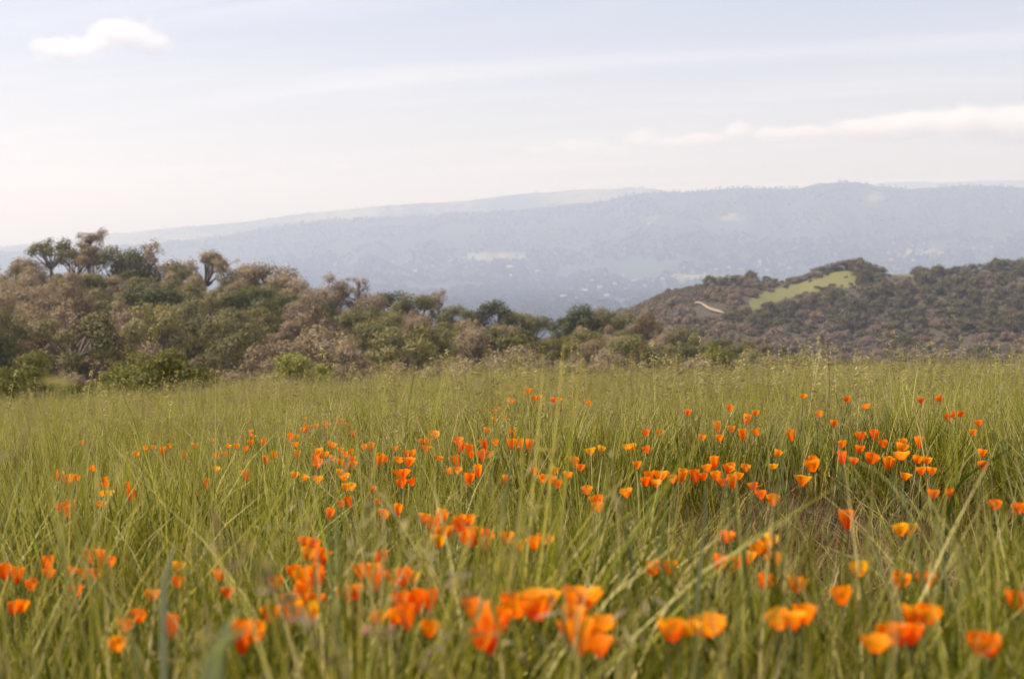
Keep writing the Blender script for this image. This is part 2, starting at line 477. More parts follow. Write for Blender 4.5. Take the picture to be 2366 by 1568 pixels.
# ------------------------------------------------------------------ clouds
def cloud(blobs, dist, label, dens, nsc=1.0, namp=2.1):
    """soft vapour: puffs are (px, row, half width, half height) seen at distance dist, density from lumpy noise"""
    s = dist / FPX
    cs = [(at(a, b, dist), w * s, h * s) for (a, b, w, h) in blobs]
    lo = np.min([c - np.array([w * 1.4, w * 1.1, h * 1.4]) for c, w, h in cs], 0); hi = np.max([c + np.array([w * 1.4, w * 1.1, h * 1.6]) for c, w, h in cs], 0)
    half = (hi - lo) / 2; mid = (hi + lo) / 2
    m, nt, out = new_mat('cloud_vapour')
    geo = nt.new('ShaderNodeNewGeometry')
    P = geo.outputs['Position']
    size = np.mean([h for _, _, h in cs])
    f = None
    for c, w, h in cs:
        q = nt.vmath('DIVIDE', nt.vmath('SUBTRACT', P, tuple(c)), (w, w * 0.8, h))
        r = nt.math('SUBTRACT', 1.0, nt.vmath('LENGTH', q, out=1))
        f = r if f is None else nt.math('SMOOTH_MAX', f, r, 0.15)
    nz = nt.noise(nt.vmath('DIVIDE', P, (size * 1.3, size, size)), 0.8 * nsc, 7, 0.62)
    f = nt.math('ADD', f, nt.math('MULTIPLY', nt.math('SUBTRACT', nz, 0.52), namp))
    d = nt.math('MULTIPLY', nt.ramp(f, 0.0, 0.8), dens)
    v = nt.new('ShaderNodeVolumePrincipled')
    v.inputs['Color'].default_value = (1, 0.985, 0.965, 1); v.inputs['Anisotropy'].default_value = 0.1
    v.inputs['Absorption Color'].default_value = (1, 1, 1, 1)
    v.inputs['Density Attribute'].default_value = ''
    nt.put(v.inputs['Density'], d)
    nt.l.new(v.outputs[0], out.inputs['Volume'])
    try: m.cycles.volume_step_rate = 0.5
    except Exception: pass
    vs = [half * np.array((a, b, c)) for c in (-1, 1) for b in (-1, 1) for a in (-1, 1)]
    ff = [[0, 2, 3, 1], [4, 5, 7, 6], [0, 1, 5, 4], [2, 6, 7, 3], [0, 4, 6, 2], [1, 3, 7, 5]]
    return tag(link('cloud', mesh('cloud', vs, ff, m), loc=mid), label, 'cloud', 'clouds over the valley')
cloud([(120, 108, 66, 38), (175, 116, 80, 32), (235, 100, 50, 30), (255, 68, 60, 34), (300, 80, 80, 44), (350, 104, 58, 34)], 9000, 'small puffy white cloud alone in the blue at upper left', 0.012)
cloud([(1250, 345, 70, 18), (1340, 338, 90, 26), (1410, 345, 60, 18)], 20000, 'faint flat cream cloud low above the ridge, left of the cloud row', 0.0025, namp=1.5)
cloud([(1485, 320, 60, 30), (1535, 332, 70, 20)], 20000, 'small domed cream cloud low in the sky above the ridge', 0.0045, namp=1.5)
cloud([(1620, 322, 65, 20), (1710, 305, 55, 28), (1790, 312, 75, 25), (1870, 306, 70, 22)], 20000, 'broken string of small puffs leading to the long cloud bank', 0.007, namp=1.5)
cloud([(1985, 298, 100, 34), (2100, 292, 130, 40), (2230, 284, 130, 50), (2350, 288, 130, 56)], 20000, 'long pinkish cloud bank reaching the right edge of the sky', 0.007, namp=1.5)
cloud([(280, 430, 70, 14), (330, 432, 50, 10)], 20000, 'faint flat cloud low at left above the trees', 0.002)
cloud([(608, 402, 36, 12), (470, 408, 50, 8), (790, 385, 40, 10)], 20000, 'faint scrap of white cloud low over the middle of the ridge', 0.002)
# ------------------------------------------------------------------ trees: shapes shared by alike trees
M_bark = bark('oak_bark', (0.10, 0.075, 0.055), (0.19, 0.16, 0.13), 5)
M_tan = leafy('tan_oak_leaf', (0.32, 0.235, 0.14), 0.28, vary=0.5, tint=(0.27, 0.22, 0.135), dark=(0.22, 0.165, 0.10))
M_olive = leafy('olive_oak_leaf', (0.20, 0.18, 0.055), 0.32, vary=0.45, tint=(0.23, 0.20, 0.085), dark=(0.165, 0.16, 0.055))
M_green = leafy('green_oak_leaf', (0.115, 0.118, 0.028), 0.28, vary=0.5, tint=(0.15, 0.132, 0.038), dark=(0.085, 0.088, 0.022))
M_rust = leafy('rusty_leaf', (0.24, 0.165, 0.07), 0.35, vary=0.4, tint=(0.27, 0.22, 0.08))
M_bright = leafy('fresh_green_leaf', (0.15, 0.155, 0.018), 0.35, vary=0.3, dark=(0.115, 0.12, 0.015))
M_pale = leafy('pale_green_leaf', (0.24, 0.245, 0.055), 0.35, vary=0.2)
M_oakR = leafy('dark_oak_leaf', (0.135, 0.12, 0.045), 0.25, vary=0.45, tint=(0.095, 0.078, 0.042), nscale=0.05)
M_brushR = leafy('brown_brush_leaf', (0.25, 0.18, 0.12), 0.25, vary=0.45, tint=(0.17, 0.14, 0.10), nscale=0.05)
M_twig = bark('reddish_stem', (0.16, 0.075, 0.05), (0.20, 0.13, 0.09), 12)

def limb(r_, a, b, sag=0.1, n=5):
    t = np.linspace(0, 1, n)[:, None]
    p = a + (b - a) * t + np.sin(t * np.pi) * r_.normal(size=3) * sag * np.linalg.norm(b - a)
    return p
def make_tree(seed, style, h, rad, leaves, lsize, mat, twiggy=False, barkm=None):
    """returns (trunk mesh, crown mesh); base at the origin"""
    r_ = np.random.default_rng(seed)
    g = Geo(); lobes = []
    if style == 'dome':
        n = int(r_.integers(9, 15)); ex = r_.uniform(.85, 1.2)
        for i in range(n):
            a = r_.uniform(0, 2 * np.pi); e = r_.uniform(0.05, 1) ** 0.8
            q = np.array([math.cos(a) * math.sqrt(1 - e * e), math.sin(a) * math.sqrt(1 - e * e), e])
            c = np.array([0, 0, h * 0.38]) + q * np.array([rad * .74 * ex, rad * .74 / ex, h * .44 * r_.uniform(.8, 1.12)])
            lobes.append((c, rad * r_.uniform(.24, .46)))
        for i in range(6):
            a = r_.uniform(0, 2 * np.pi); lobes.append((np.array([math.cos(a) * rad * .75, math.sin(a) * rad * .75, h * r_.uniform(.16, .34)]), rad * r_.uniform(.28, .38)))
        fork = h * 0.25
    elif style == 'oval':
        for i in range(int(r_.integers(13, 20))):
            a = r_.uniform(0, 2 * np.pi); z = r_.uniform(.18, .95)
            w = rad * (math.sin(min(1, z * 1.05) * np.pi) ** .6) * r_.uniform(.35, .8)
            lobes.append((np.array([math.cos(a) * w, math.sin(a) * w, z * h]), rad * r_.uniform(.18, .40)))
        fork = h * 0.2
    elif style == 'umbrella':
        for i in range(16):
            a = r_.uniform(0, 2 * np.pi); q = r_.uniform(.1, 1) ** .6
            lobes.append((np.array([math.cos(a) * rad * q * .85, math.sin(a) * rad * q * .85, h * (.86 - .22 * q * q) + r_.normal() * .15]), rad * r_.uniform(.18, .28)))
        fork = h * 0.42
    elif style == 'tall':
        for i in range(34):
            z = r_.uniform(.45, 1); a = r_.uniform(0, 2 * np.pi); w = rad * (1.05 - .5 * abs(z - .8) / .35) * r_.uniform(.25, 1)
            lobes.append((np.array([math.cos(a) * w, math.sin(a) * w, z * h]), rad * r_.uniform(.18, .30)))
        fork = h * 0.5
    elif style == 'shrub':
        for i in range(14):
            a = r_.uniform(0, 2 * np.pi); e = r_.uniform(0.0, 1)
            q = np.array([math.cos(a) * math.sqrt(1 - e * e), math.sin(a) * math.sqrt(1 - e * e), e]) * r_.uniform(.7, 1)
            lobes.append((np.array([0, 0, h * .25]) + q * np.array([rad * .75, rad * .75, h * .6]), rad * r_.uniform(.24, .38)))
        fork = h * .08
    base = np.zeros(3)
    tr0 = 0.035 * h if style not in ('shrub',) else 0.02 * h
    lean = r_.normal(size=3) * .05 * h; lean[2] = 0
    F = np.array([0, 0, fork]) + lean
    if style == 'tall':
        top = np.array([0, 0, h * .95]) + lean
        g.tube(limb(r_, base - [0, 0, .6], top, .03, 7), np.linspace(tr0, tr0 * .15, 7), 6)
        for c, q in lobes:
            z = max(.2 * h, c[2] - .12 * h); s = base + (top - base) * (z / (h * .95))
            g.tube(limb(r_, s, c, .12), np.linspace(tr0 * .35, .02, 5), 4)
    else:
        nst = 1 if style != 'shrub' else 5
        for k in range(nst):
            off = r_.normal(size=3) * (.06 * h if nst > 1 else 0); off[2] = 0
            g.tube(limb(r_, base + off - [0, 0, .6 if nst == 1 else .2], F + off, .06), np.linspace(tr0, tr0 * .7, 5), 6)
        for c, q in lobes:
            g.tube(limb(r_, F, c, .12), np.linspace(tr0 * .5, tr0 * .08, 5), 4)
    trunk = g.mesh('trunk', barkm or M_bark, smooth=True)
    g = Geo()
    lc = np.array([c for c, _ in lobes]); lr = np.array([q for _, q in lobes])
    pick = r_.choice(len(lobes), leaves, p=lr ** 2 / (lr ** 2).sum())
    u = unit(leaves, r_); rr = r_.uniform(.25, 1, leaves) ** .45
    squash = np.array([1, 1, .78])
    cen = lc[pick] + u * (lr[pick] * rr)[:, None] * squash
    cen += unit(leaves, r_) * (r_.uniform(0, 1, leaves) ** 2)[:, None] * rad * (.24 if twiggy else .14)
    # leaves lie roughly along the surface of their bough, so a bough has a lit and a shaded side
    nrm = u * 1.0 + unit(leaves, r_) * .62 + (cen - np.array([0, 0, h * .45])) / (rad * 2.2)
    nrm /= np.linalg.norm(nrm, axis=1)[:, None]
    ax = np.cross(nrm, unit(leaves, r_)); ax /= np.linalg.norm(ax, axis=1)[:, None]
    sd = np.cross(nrm, ax)
    k = r_.uniform(.6, 1.4, leaves)
    if twiggy: g.cards(cen, ax, sd, lsize * 1.6 * k, lsize * .6 * k)
    else: g.cards(cen, ax, sd, lsize * 1.15 * k, lsize * .8 * k)
    crown = g.mesh('crown', mat)
    return trunk, crown

KIND = {}
def kind(name, obj_name, look, cat, metas):
    KIND[name] = dict(obj=obj_name, look=look, cat=cat, m=metas)
TR = 5200
kind('tan', 'oak_tree', 'tan brown twiggy oak', 'tree', [make_tree(100 + i, 'oval', 8, 3.3, TR, .21, M_tan, True) for i in range(3)] + [make_tree(110 + i, 'dome', 7, 3.6, TR, .21, M_tan, True) for i in range(2)])
kind('olive', 'oak_tree', 'olive green oak', 'tree', [make_tree(120 + i, 'dome', 7, 3.5, TR, .21, M_olive) for i in range(3)])
kind('green', 'oak_tree', 'dark green oak', 'tree', [make_tree(130 + i, 'dome', 7, 3.5, TR, .21, M_green) for i in range(3)])
kind('rust', 'oak_tree', 'rusty gold oak', 'tree', [make_tree(140 + i, 'dome', 6, 3.0, 4200, .20, M_rust) for i in range(2)])
kind('umbrella', 'oak_tree', 'flat topped oak with bare forked trunk', 'tree', [make_tree(150 + i, 'umbrella', 8, 3.4, 3200, .19, M_olive, i == 1) for i in range(2)])
kind('umbrellatan', 'oak_tree', 'thin tan oak with rounded top and bare limbs', 'tree', [make_tree(155 + i, 'umbrella', 8, 3.0, 3000, .19, M_tan, i == 1) for i in range(2)])
kind('tall', 'pine_tree', 'tall thin grey pine with a straight dark trunk', 'tree', [make_tree(163, 'tall', 10, 2.6, 3600, .19, M_tan, True)])
kind('thin', 'oak_tree', 'thin tan see-through oak', 'tree', [make_tree(165 + i, 'tall', 8, 2.4, 2200, .18, M_tan, True) for i in range(2)])
kind('oakR', 'live_oak', 'dark round oak', 'tree', [make_tree(170 + i, 'dome', 6, 3.6, 1200, .42, M_oakR) for i in range(4)])
kind('brushR', 'brush_thicket', 'brown thicket', 'bush', [make_tree(180 + i, 'shrub', 3.4, 3.0, 900, .40, M_brushR, True, M_twig) for i in range(3)])
kind('scrub', 'shrub', 'tan scrubby shrub', 'bush', [make_tree(190 + i, 'shrub', 2.2, 1.7, 3200, .11, M_tan, True, M_twig) for i in range(3)])
kind('scrubgreen', 'shrub', 'olive scrubby shrub', 'bush', [make_tree(195 + i, 'shrub', 2.0, 1.7, 3200, .11, M_olive, False, M_twig) for i in range(2)])
kind('bright', 'shrub', 'fresh green bush with reddish stems', 'bush', [make_tree(200 + i, 'shrub', 2.0, 1.4, 5000, .075, M_bright, False, M_twig) for i in range(2)])
kind('pale', 'shrub', 'pale green round bush', 'bush', [make_tree(205, 'shrub', 2.2, 1.6, 5000, .09, M_pale, False, M_twig)])

PLACED = []
def plant(k, loc, scale, rz=None, sz=None, label=None, zone=None, variant=None):
    K = KIND[k]; i = rng.integers(len(K['m'])) if variant is None else variant
    tm, cm = K['m'][i]
    e = empty(K['obj'], tuple(loc), rng.uniform(0, 6.28) if rz is None else rz)
    e.scale = (scale, scale, scale if sz is None else sz)
    link('trunk', tm, e) if K['obj'] != 'shrub' else link('stems', tm, e)
    link('crown' if 'bush' not in K['cat'] else 'foliage', cm, e)
    tag(e, label, K['cat'])
    PLACED.append((e, k, zone, label))
    return e

def on_right(px, row):
    d = ray(px, row)
    ts = np.linspace(360, 600, 1500); p = d[None, :] * (ts / d[1])[:, None]
    below = p[:, 2] < z_right(p[:, 0], p[:, 1])
    i = int(np.argmax(below)) if below.any() else len(ts) - 1
    return p[i]
# the wood's skyline: (px, top row, distance, kind, height m)
SKY_TREES = [
    (-60, 590, 203, 'tan', 7), (5, 585, 205, 'olive', 7), (62, 580, 203, 'tan', 7), (120, 547, 200, 'umbrella', 8.5), (203, 528, 198, 'tall', 11), (176, 566, 206, 'umbrella', 7.5), (248, 572, 204, 'green', 6.5),
    (300, 578, 203, 'green', 6.5), (345, 568, 205, 'thin', 8), (392, 580, 202, 'tan', 7.5), (420, 606, 198, 'olive', 6), (474, 575, 200, 'umbrellatan', 8.5), (521, 604, 198, 'thin', 7), (560, 622, 200, 'tan', 6),
    (615, 590, 192, 'tan', 9), (660, 622, 190, 'tan', 7.5), (715, 644, 190, 'tan', 6.5), (765, 650, 190, 'tan', 6.5), (820, 648, 192, 'thin', 7), (860, 672, 188, 'tan', 6), (905, 672, 190, 'green', 6), (960, 677, 188, 'green', 6.5), (1012, 672, 192, 'thin', 6.5),
    (1055, 700, 186, 'olive', 5.5), (1138, 690, 186, 'green', 6.5), (1095, 706, 188, 'green', 5.5), (1195, 706, 186, 'green', 6), (1238, 716, 186, 'green', 5.5), (1300, 720, 184, 'green', 5), (1345, 700, 184, 'green', 6.5), (1395, 708, 184, 'green', 6), (1445, 713, 184, 'green', 5.5), (1492, 722, 182, 'rust', 5.2),
    (1535, 733, 180, 'tan', 5), (1575, 748, 178, 'olive', 5), (1618, 762, 176, 'olive', 5), (1665, 770, 174, 'green', 5), (1712, 776, 172, 'olive', 5), (1755, 786, 170, 'tan', 4.6), (1810, 800, 168, 'green', 4.4), (1868, 818, 166, 'olive', 4), (1930, 836, 165, 'green', 4), (1640, 800, 140, 'tan', 4.4), (1690, 792, 140, 'green', 4.6), (1735, 800, 136, 'olive', 4.2), (1795, 806, 136, 'tan', 4.2), (1842, 812, 132, 'green', 4), (1895, 820, 130, 'olive', 4), (1950, 824, 130, 'tan', 3.6), (2010, 832, 128, 'olive', 3.4)]
HT = {'oval': 8}
NOMH = {'tan': 8.0, 'olive': 7.0, 'green': 7.0, 'rust': 6.0, 'umbrella': 7.6, 'umbrellatan': 7.6, 'tall': 10.5, 'thin': 8.4}
for (px, row, Yd, k, h) in SKY_TREES:
    if px < 1000 and k in ('tan', 'green', 'olive', 'thin'): row -= 14; h *= 1.12
    elif k != 'tall': row -= 5
    top = at(px, row, Yd)
    zg = float(z_left(np.array([top[0]]), np.array([Yd]))[0])
    hh = max(3.5, top[2] - zg + 0.2); hh = min(hh, h * 1.5)
    s = h / NOMH[k]
    plant(k, (top[0], Yd, top[2] - hh), s, sz=hh / NOMH[k], zone='along the skyline of the wood')
# the rest of the wood
pts = []
for yy in np.arange(104, 196, 7.6):
    for xx in np.arange(-0.42 * yy, 0.30 * yy, 6.2):
        x = xx + rng.uniform(-2.4, 2.4); y = yy + rng.uniform(-3, 3)
        z = float(z_left(np.array([x]), np.array([y]))[0])
        px, py = to_px(np.array([x, y, z]))
        if px > 1960 or px < -120: continue
        v = vnoise(x * .045 + 50, y * .045, 77); v2 = rng.uniform()
        side = np.clip((px - 700) / 700, 0, 1)
        p_tan = .50 - .16 * side + (v - .5) * .5; p_olive = p_tan + .25; p_rust = p_olive + (.03 if y > 150 else 0)
        k = 'tan' if v2 < p_tan else 'olive' if v2 < p_olive else 'rust' if v2 < p_rust else 'green'
        h = rng.uniform(4.6, 7.2) * (1.0 if px < 1000 else .9)
        pxt, pyt = to_px(np.array([x, y, z + h]))
        lim = sky_row_L(px) + 22
        if pyt < lim:
            h2 = float(row_z(px, lim + rng.uniform(0, 15), y)) - z
            if h2 < 3.0: continue
            h = min(h, h2)
        pts.append((x, y, z, k, h, px, pyt))
for (x, y, z, k, h, px, pyt) in pts:
    t = (y - 100) / 100
    zone = 'high on the wooded slope' if t > .68 else 'halfway up the wooded slope' if t > .33 else 'at the foot of the wooded slope'
    s = h / NOMH[k]
    e = plant(k, (x, y, z - .2), s * rng.uniform(.9, 1.2), sz=s, zone=zone); e.scale.x *= rng.uniform(.85, 1.15)
# scrub between the meadow and the wood
for (px, row, Yd, k, s, lab) in [
    (400, 794, 44, 'bright', 1.15, 'large fresh green bush rising behind the left edge of the grass'),
    (325, 798, 45, 'bright', 1.05, 'fresh green bush with reddish base, merged left of a larger one'),
    (262, 828, 46, 'bright', .75, 'low fresh green bush leftmost of the three joined bushes'),
    (175, 872, 44, 'bright', .6, 'small green bush sunk in the grass, left of the joined bushes'),
    (58, 806, 52, 'bright', 1.0, 'green leafy bush at the far left edge beneath the wood'),
    (-10, 842, 50, 'bright', .9, 'dull green bush cut by the left edge of the picture'),
    (690, 812, 62, 'pale', 1.0, None), (745, 838, 66, 'pale', .5, 'little pale green bush hugging the right of a rounder one'),
    (905, 845, 70, 'bright', .62, 'small bright green bush in tan scrub below the wood'),
    (1655, 786, 110, 'bright', 1.5, 'fresh green bush near the low right end of the wood')]:
    c = at(px, row, Yd); hn = {'bright': 2.0, 'pale': 2.2}[k] * s
    plant(k, (c[0], Yd, c[2] - hn), s, zone='explicit', label=lab or 'pale green round bush standing alone at the edge of the wood')
for i in range(95):
    y = rng.uniform(58, 102); px = rng.uniform(-80, 2100)
    row = np.interp(px, [0, 300, 600, 1200, 1900, 2100], [868, 868, 846, 838, 838, 846]) + rng.uniform(-14, 30)
    if 150 < px < 480 and y < 80: y += 25
    c = at(px, row, y); s = rng.uniform(.7, 1.15) * y / 80
    plant('scrub' if rng.uniform() < .62 else 'scrubgreen', (c[0], y, c[2] - 2.1 * s), s, zone='in the scrub between meadow and wood')
# oaks and thickets of the right hill
SKY_R = [(1440, 716, 1.9), (1505, 690, 1.3), (1545, 676, 2.0), (1700, 634, 3.6), (1668, 642, 3.0), (1740, 632, 4.4), (1770, 640, 4), (1802, 660, 4.0), (1838, 638, 4.8), (1862, 630, 5), (1893, 613, 6.2), (1918, 608, 6), (1945, 599, 6.6), (1972, 596, 7), (1998, 603, 6.6), (2035, 615, 6), (2125, 612, 5.6), (2150, 620, 5), (2185, 618, 5), (2212, 613, 5.6), (2243, 608, 5.8), (2275, 606, 5.6), (2305, 597, 6), (2335, 596, 6.4), (2364, 595, 6.4), (2400, 594, 6), (2440, 594, 6)]
for (px, row, h) in SKY_R:
    Yd = np.interp(px, [1400, 1800, 2366], [518, 556, 556])
    c = at(px, row, Yd); zg = float(z_right(np.array([c[0]]), np.array([Yd]))[0])
    hh = max(h * .75, c[2] - zg)
    if px < 1780: hh = min(hh, 1.1 * h); c[2] = zg + hh - .2
    plant('oakR', (c[0], Yd, c[2] - hh), h / 6.0 * (1.18 if px > 1800 else .9), sz=hh / 6.0, zone='on the crest of the right hill')
cand = []
for yy in np.arange(378, 552, 8.5):
    for xx in np.arange(.04 * yy, .46 * yy, 7.2):
        x = xx + rng.uniform(-3, 3); y = yy + rng.uniform(-4, 4)
        z = float(z_right(np.array([x]), np.array([y]))[0])
        px, py = to_px(np.array([x, y, z]))
        if px < 1490 or px > 2460: continue
        left_face = px < 1640 and py < 705
        if left_face: continue
        if any(in_poly(np.array([px]), np.array([py - 4]), p)[0] for p in CLEAR[:2]): continue
        if any(in_poly(np.array([px]), np.array([py - 20]), p)[0] for p in CLEAR[:2]) and rng.uniform() < .85: continue
        # keep the pale track open
        if 1600 < px < 1690 and 700 < py < 745: continue
        if 1712 < px < 1745 and 735 < py < 758: continue
        dens = vnoise(x * .022, y * .022, 88)
        oak_p = np.clip(.25 + (px - 1700) / 900 + (dens - .5) * 1.1, .06, .9)
        if py > 770: oak_p *= .45
        cand.append((x, y, z, 'oakR' if rng.uniform() < oak_p else 'brushR', px, py))
noak = nbr = 0
for (x, y, z, k, px, py) in cand:
    band = 'high' if py < 690 else 'halfway' if py < 760 else 'low'
    zone = band + (' beneath the left shoulder of the right hill' if px < 1720 else ' below the bright clearing of the right hill' if px < 1985 else ' right of the clearing on the right hill' if px < 2180 else ' on the right hill near the picture edge')
    if k == 'oakR':
        if noak > 262: k = 'brushR'
        else: noak += 1
    if k == 'brushR':
        if nbr > 288: continue
        nbr += 1
    s = rng.uniform(.55, 1.05) if k == 'oakR' else rng.uniform(.7, 1.15)
    plant(k, (x, y, z - .3), s, sz=s * rng.uniform(.85, 1.15), zone=zone)
for (px, row, h) in [(1885, 692, 4.6), (1918, 690, 5.2), (1850, 708, 4.4), (1826, 712, 4.2), (1945, 690, 4.6), (1905, 668, 2.4)]:
    b = on_right(px, row + 6); plant('oakR', b - np.array([0, 0, .3]), h / 6.0, zone='at the ragged edge of the bright clearing')
plant('oakR', at(1797, 690, 540) + np.array([0, 0, 0]), .55, label='lone dark oak in front of the bright clearing, clear of the others', zone='explicit')

by = {}
for e, k, zone, lab in PLACED:
    if lab: continue
    by.setdefault((k, zone), []).append(e)
for (k, zone), es in by.items():
    es.sort(key=lambda e: e.location.x / e.location.y)
    for i, e in enumerate(es):
        look = KIND[k]['look']
        pl = place_word(i + 1, len(es)).strip()
        e['label'] = f"{look}, {pl} {zone}" if pl else f"{look} {zone}"
for e, k, zone, lab in PLACED:
    e['group'] = {'oakR': 'dark oaks on the right hill', 'brushR': 'brown thickets on the right hill'}.get(k, 'shrubs between meadow and wood' if 'shrub' in KIND[k]['obj'] else 'trees of the wood')

# low chaparral covering both hills: nobody could count it
tm, cm = None, None
def brush_proto(seed, rad, h, n, ls, mat, tw):
    return make_tree(seed, 'shrub', h, rad, n, ls, mat, tw)[1]
n = 7000
y = np.where(rng.uniform(size=n) < .55, rng.uniform(378, 565, n), rng.uniform(395, 528, n)); x = y * np.where(np.arange(n) % 20 < 9, rng.uniform(.07, .16, n), rng.uniform(.04, .47, n))
z = z_right(x, y); px, py = to_px(np.stack([x, y, z], 1))
ok = np.ones(n, bool)
for p in CLEAR: ok &= ~in_poly(px + rng.normal(size=n) * 9, py - 3 + rng.normal(size=n) * 6, p)
ok &= ~((px > 1605) & (px < 1680) & (py > 700) & (py < 738)) & ~((px > 1712) & (px < 1742) & (py > 733) & (py < 750))
P = np.stack([x, y, z - .1], 1)[ok]; n = len(P)
low = np.where((px[ok] < 1650) & (py[ok] < 720), .42, .85)
tag(scatter('chaparral', [brush_proto(300, 1.4, 1.5, 130, .5, M_brushR, True), brush_proto(301, 1.3, 1.3, 130, .5, M_brushR, False), brush_proto(302, 1.5, 1.6, 130, .5, M_oakR, False)], P,
    np.stack([0 * P[:, 0], 0 * P[:, 0], rng.uniform(0, 6.28, n)], 1), rng.uniform(.6, 1.3, n) * low, rng.choice(3, n, p=[.45, .30, .25])), 'low brown chaparral covering the right hill between the oaks', 'chaparral', kind='stuff')
n = 2600
y = rng.uniform(62, 205, n); x = y * rng.uniform(-.45, .34, n); z = z_left(x, y)
P = np.stack([x, y, z - .1], 1)
tag(scatter('undergrowth', [brush_proto(310, 1.3, 1.3, 300, .22, M_tan, True), brush_proto(311, 1.3, 1.1, 300, .22, M_olive, False)], P,
    np.stack([0 * x, 0 * x, rng.uniform(0, 6.28, n)], 1), rng.uniform(.6, 1.2, n), rng.choice(2, n, p=[.6, .4])), 'tangled undergrowth beneath the oaks of the wood', 'undergrowth', kind='stuff')

# far woods: trees of the valley and the ridge read as one mass
M_ftree = leafy('far_tree_leaf', (0.048, 0.06, 0.026), 0.2, vary=0.6, nscale=0.002, tint=(0.07, 0.065, 0.035))
def blob(seed, r=5.0, h=8.0):
    r_ = np.random.default_rng(seed); g = Geo()
    c = np.array([0, 0, h * .5]) + unit(46, r_) * np.array([r, r, h * .5]) * r_.uniform(.5, 1, 46)[:, None]
    ax = unit(46, r_); sd = np.cross(ax, unit(46, r_)); sd /= np.linalg.norm(sd, axis=1)[:, None]
    g.cards(c, ax, sd, r * 1.1, r * .9); return g.mesh('far_tree', M_ftree)
n = 60000
y = np.sqrt(rng.uniform(2100 ** 2, 8900 ** 2, n)); x = y * rng.uniform(-.43, .43, n)
z, w = z_far(x, y); px, py = to_px(np.stack([x, y, z], 1))
g_ = np.zeros(n)
for (a, b, ra, rb) in ((1140, 592, 90, 12), (1690, 505, 40, 16), (1510, 505, 30, 10), (2020, 455, 26, 18), (1600, 640, 90, 10), (2180, 575, 90, 12)): g_ = np.maximum(g_, np.exp(-((px - a) / ra) ** 2 - ((py - b) / rb) ** 2))
ok = (rng.uniform(size=n) > g_ * 1.1) & ((w != 2) | (rng.uniform(size=n) < .22)) & (vnoise(x * .004, y * .004, 93) > .25)
P = np.stack([x, y, z], 1)[ok]; n = len(P)
tag(scatter('distant_woodland', [blob(320), blob(321), blob(322, 4, 9)], P, np.stack([0 * P[:, 0], 0 * P[:, 0], rng.uniform(0, 6.28, n)], 1), rng.uniform(.7, 1.6, n) * np.where(P[:, 1] > 6000, .62, 1), rng.integers(0, 3, n)), 'distant woodland fading blue across the valley and ridge', 'woodland', kind='stuff')

# dirt track on the right hill
M_dirt = soil('pale_dirt', (0.30, 0.24, 0.16), (0.25, 0.20, 0.135), (0.34, 0.27, 0.185), 0.2, 1.5)
def track(name, rows, lab):
    L = []
    for (px, row, w) in rows:
        p = on_right(px, row)
        for s in (-1, 1):
            q = on_right(px, row + s * w * .5); q[2] += .5; L.append(q)
    f = [[2 * i, 2 * i + 1, 2 * i + 3, 2 * i + 2] for i in range(len(rows) - 1)]
    tag(link(name, mesh(name, L, f, M_dirt)), lab, 'track', kind='structure')
track('dirt_track', [(1604, 703, 2), (1612, 701, 4), (1620, 703, 5), (1628, 709, 6), (1638, 715, 6), (1650, 719, 6), (1662, 722, 5), (1672, 726, 2)], 'pale dirt track curving round the shoulder of the right hill')
track('dirt_track', [(1718, 732, 4), (1725, 735, 5), (1732, 737, 5), (1740, 738, 3)], 'short glimpse of the pale dirt track right of the curve')

# houses of the town in the valley
M_wall = [soil('pale_house_wall', (0.30, 0.22, 0.17), (0.34, 0.26, 0.21), (0.28, 0.21, 0.17), .3, 2), soil('white_house_wall', (0.40, 0.37, 0.33), (0.44, 0.40, 0.36), (0.37, 0.34, 0.31), .3, 2)]
M_roof = [soil('tan_house_roof', (0.40, 0.27, 0.21), (0.36, 0.24, 0.19), (0.44, 0.31, 0.25), .3, 2), soil('grey_house_roof', (0.35, 0.33, 0.32), (0.4, 0.38, 0.36), (0.32, 0.3, 0.3), .3, 2)]
M_pane = soil('dark_window', (0.06, 0.07, 0.08), (0.07, 0.08, 0.09), (0.05, 0.06, 0.07), 1, 2)
def box(g, lo, hi):
    lo = np.array(lo, float); hi = np.array(hi, float)
    v = [[(lo, hi)[a][0], (lo, hi)[b][1], (lo, hi)[c][2]] for c in (0, 1) for b in (0, 1) for a in (0, 1)]
    g.add(v, [[0, 2, 3, 1], [4, 5, 7, 6], [0, 1, 5, 4], [2, 6, 7, 3], [0, 4, 6, 2], [1, 3, 7, 5]])
g = Geo(); box(g, (-8, -5, -3), (8, 5, 4)); WM = [g.mesh('wall', m_) for m_ in M_wall]
roofv = [(-8.6, -5.6, 4.02), (8.6, -5.6, 4.02), (8.6, 5.6, 4.02), (-8.6, 5.6, 4.02), (-6, 0, 7), (6, 0, 7)]
RM = [mesh('roof', roofv, [[0, 1, 5, 4], [1, 2, 5], [2, 3, 4, 5], [3, 0, 4], [0, 3, 2, 1]], m_) for m_ in M_roof]
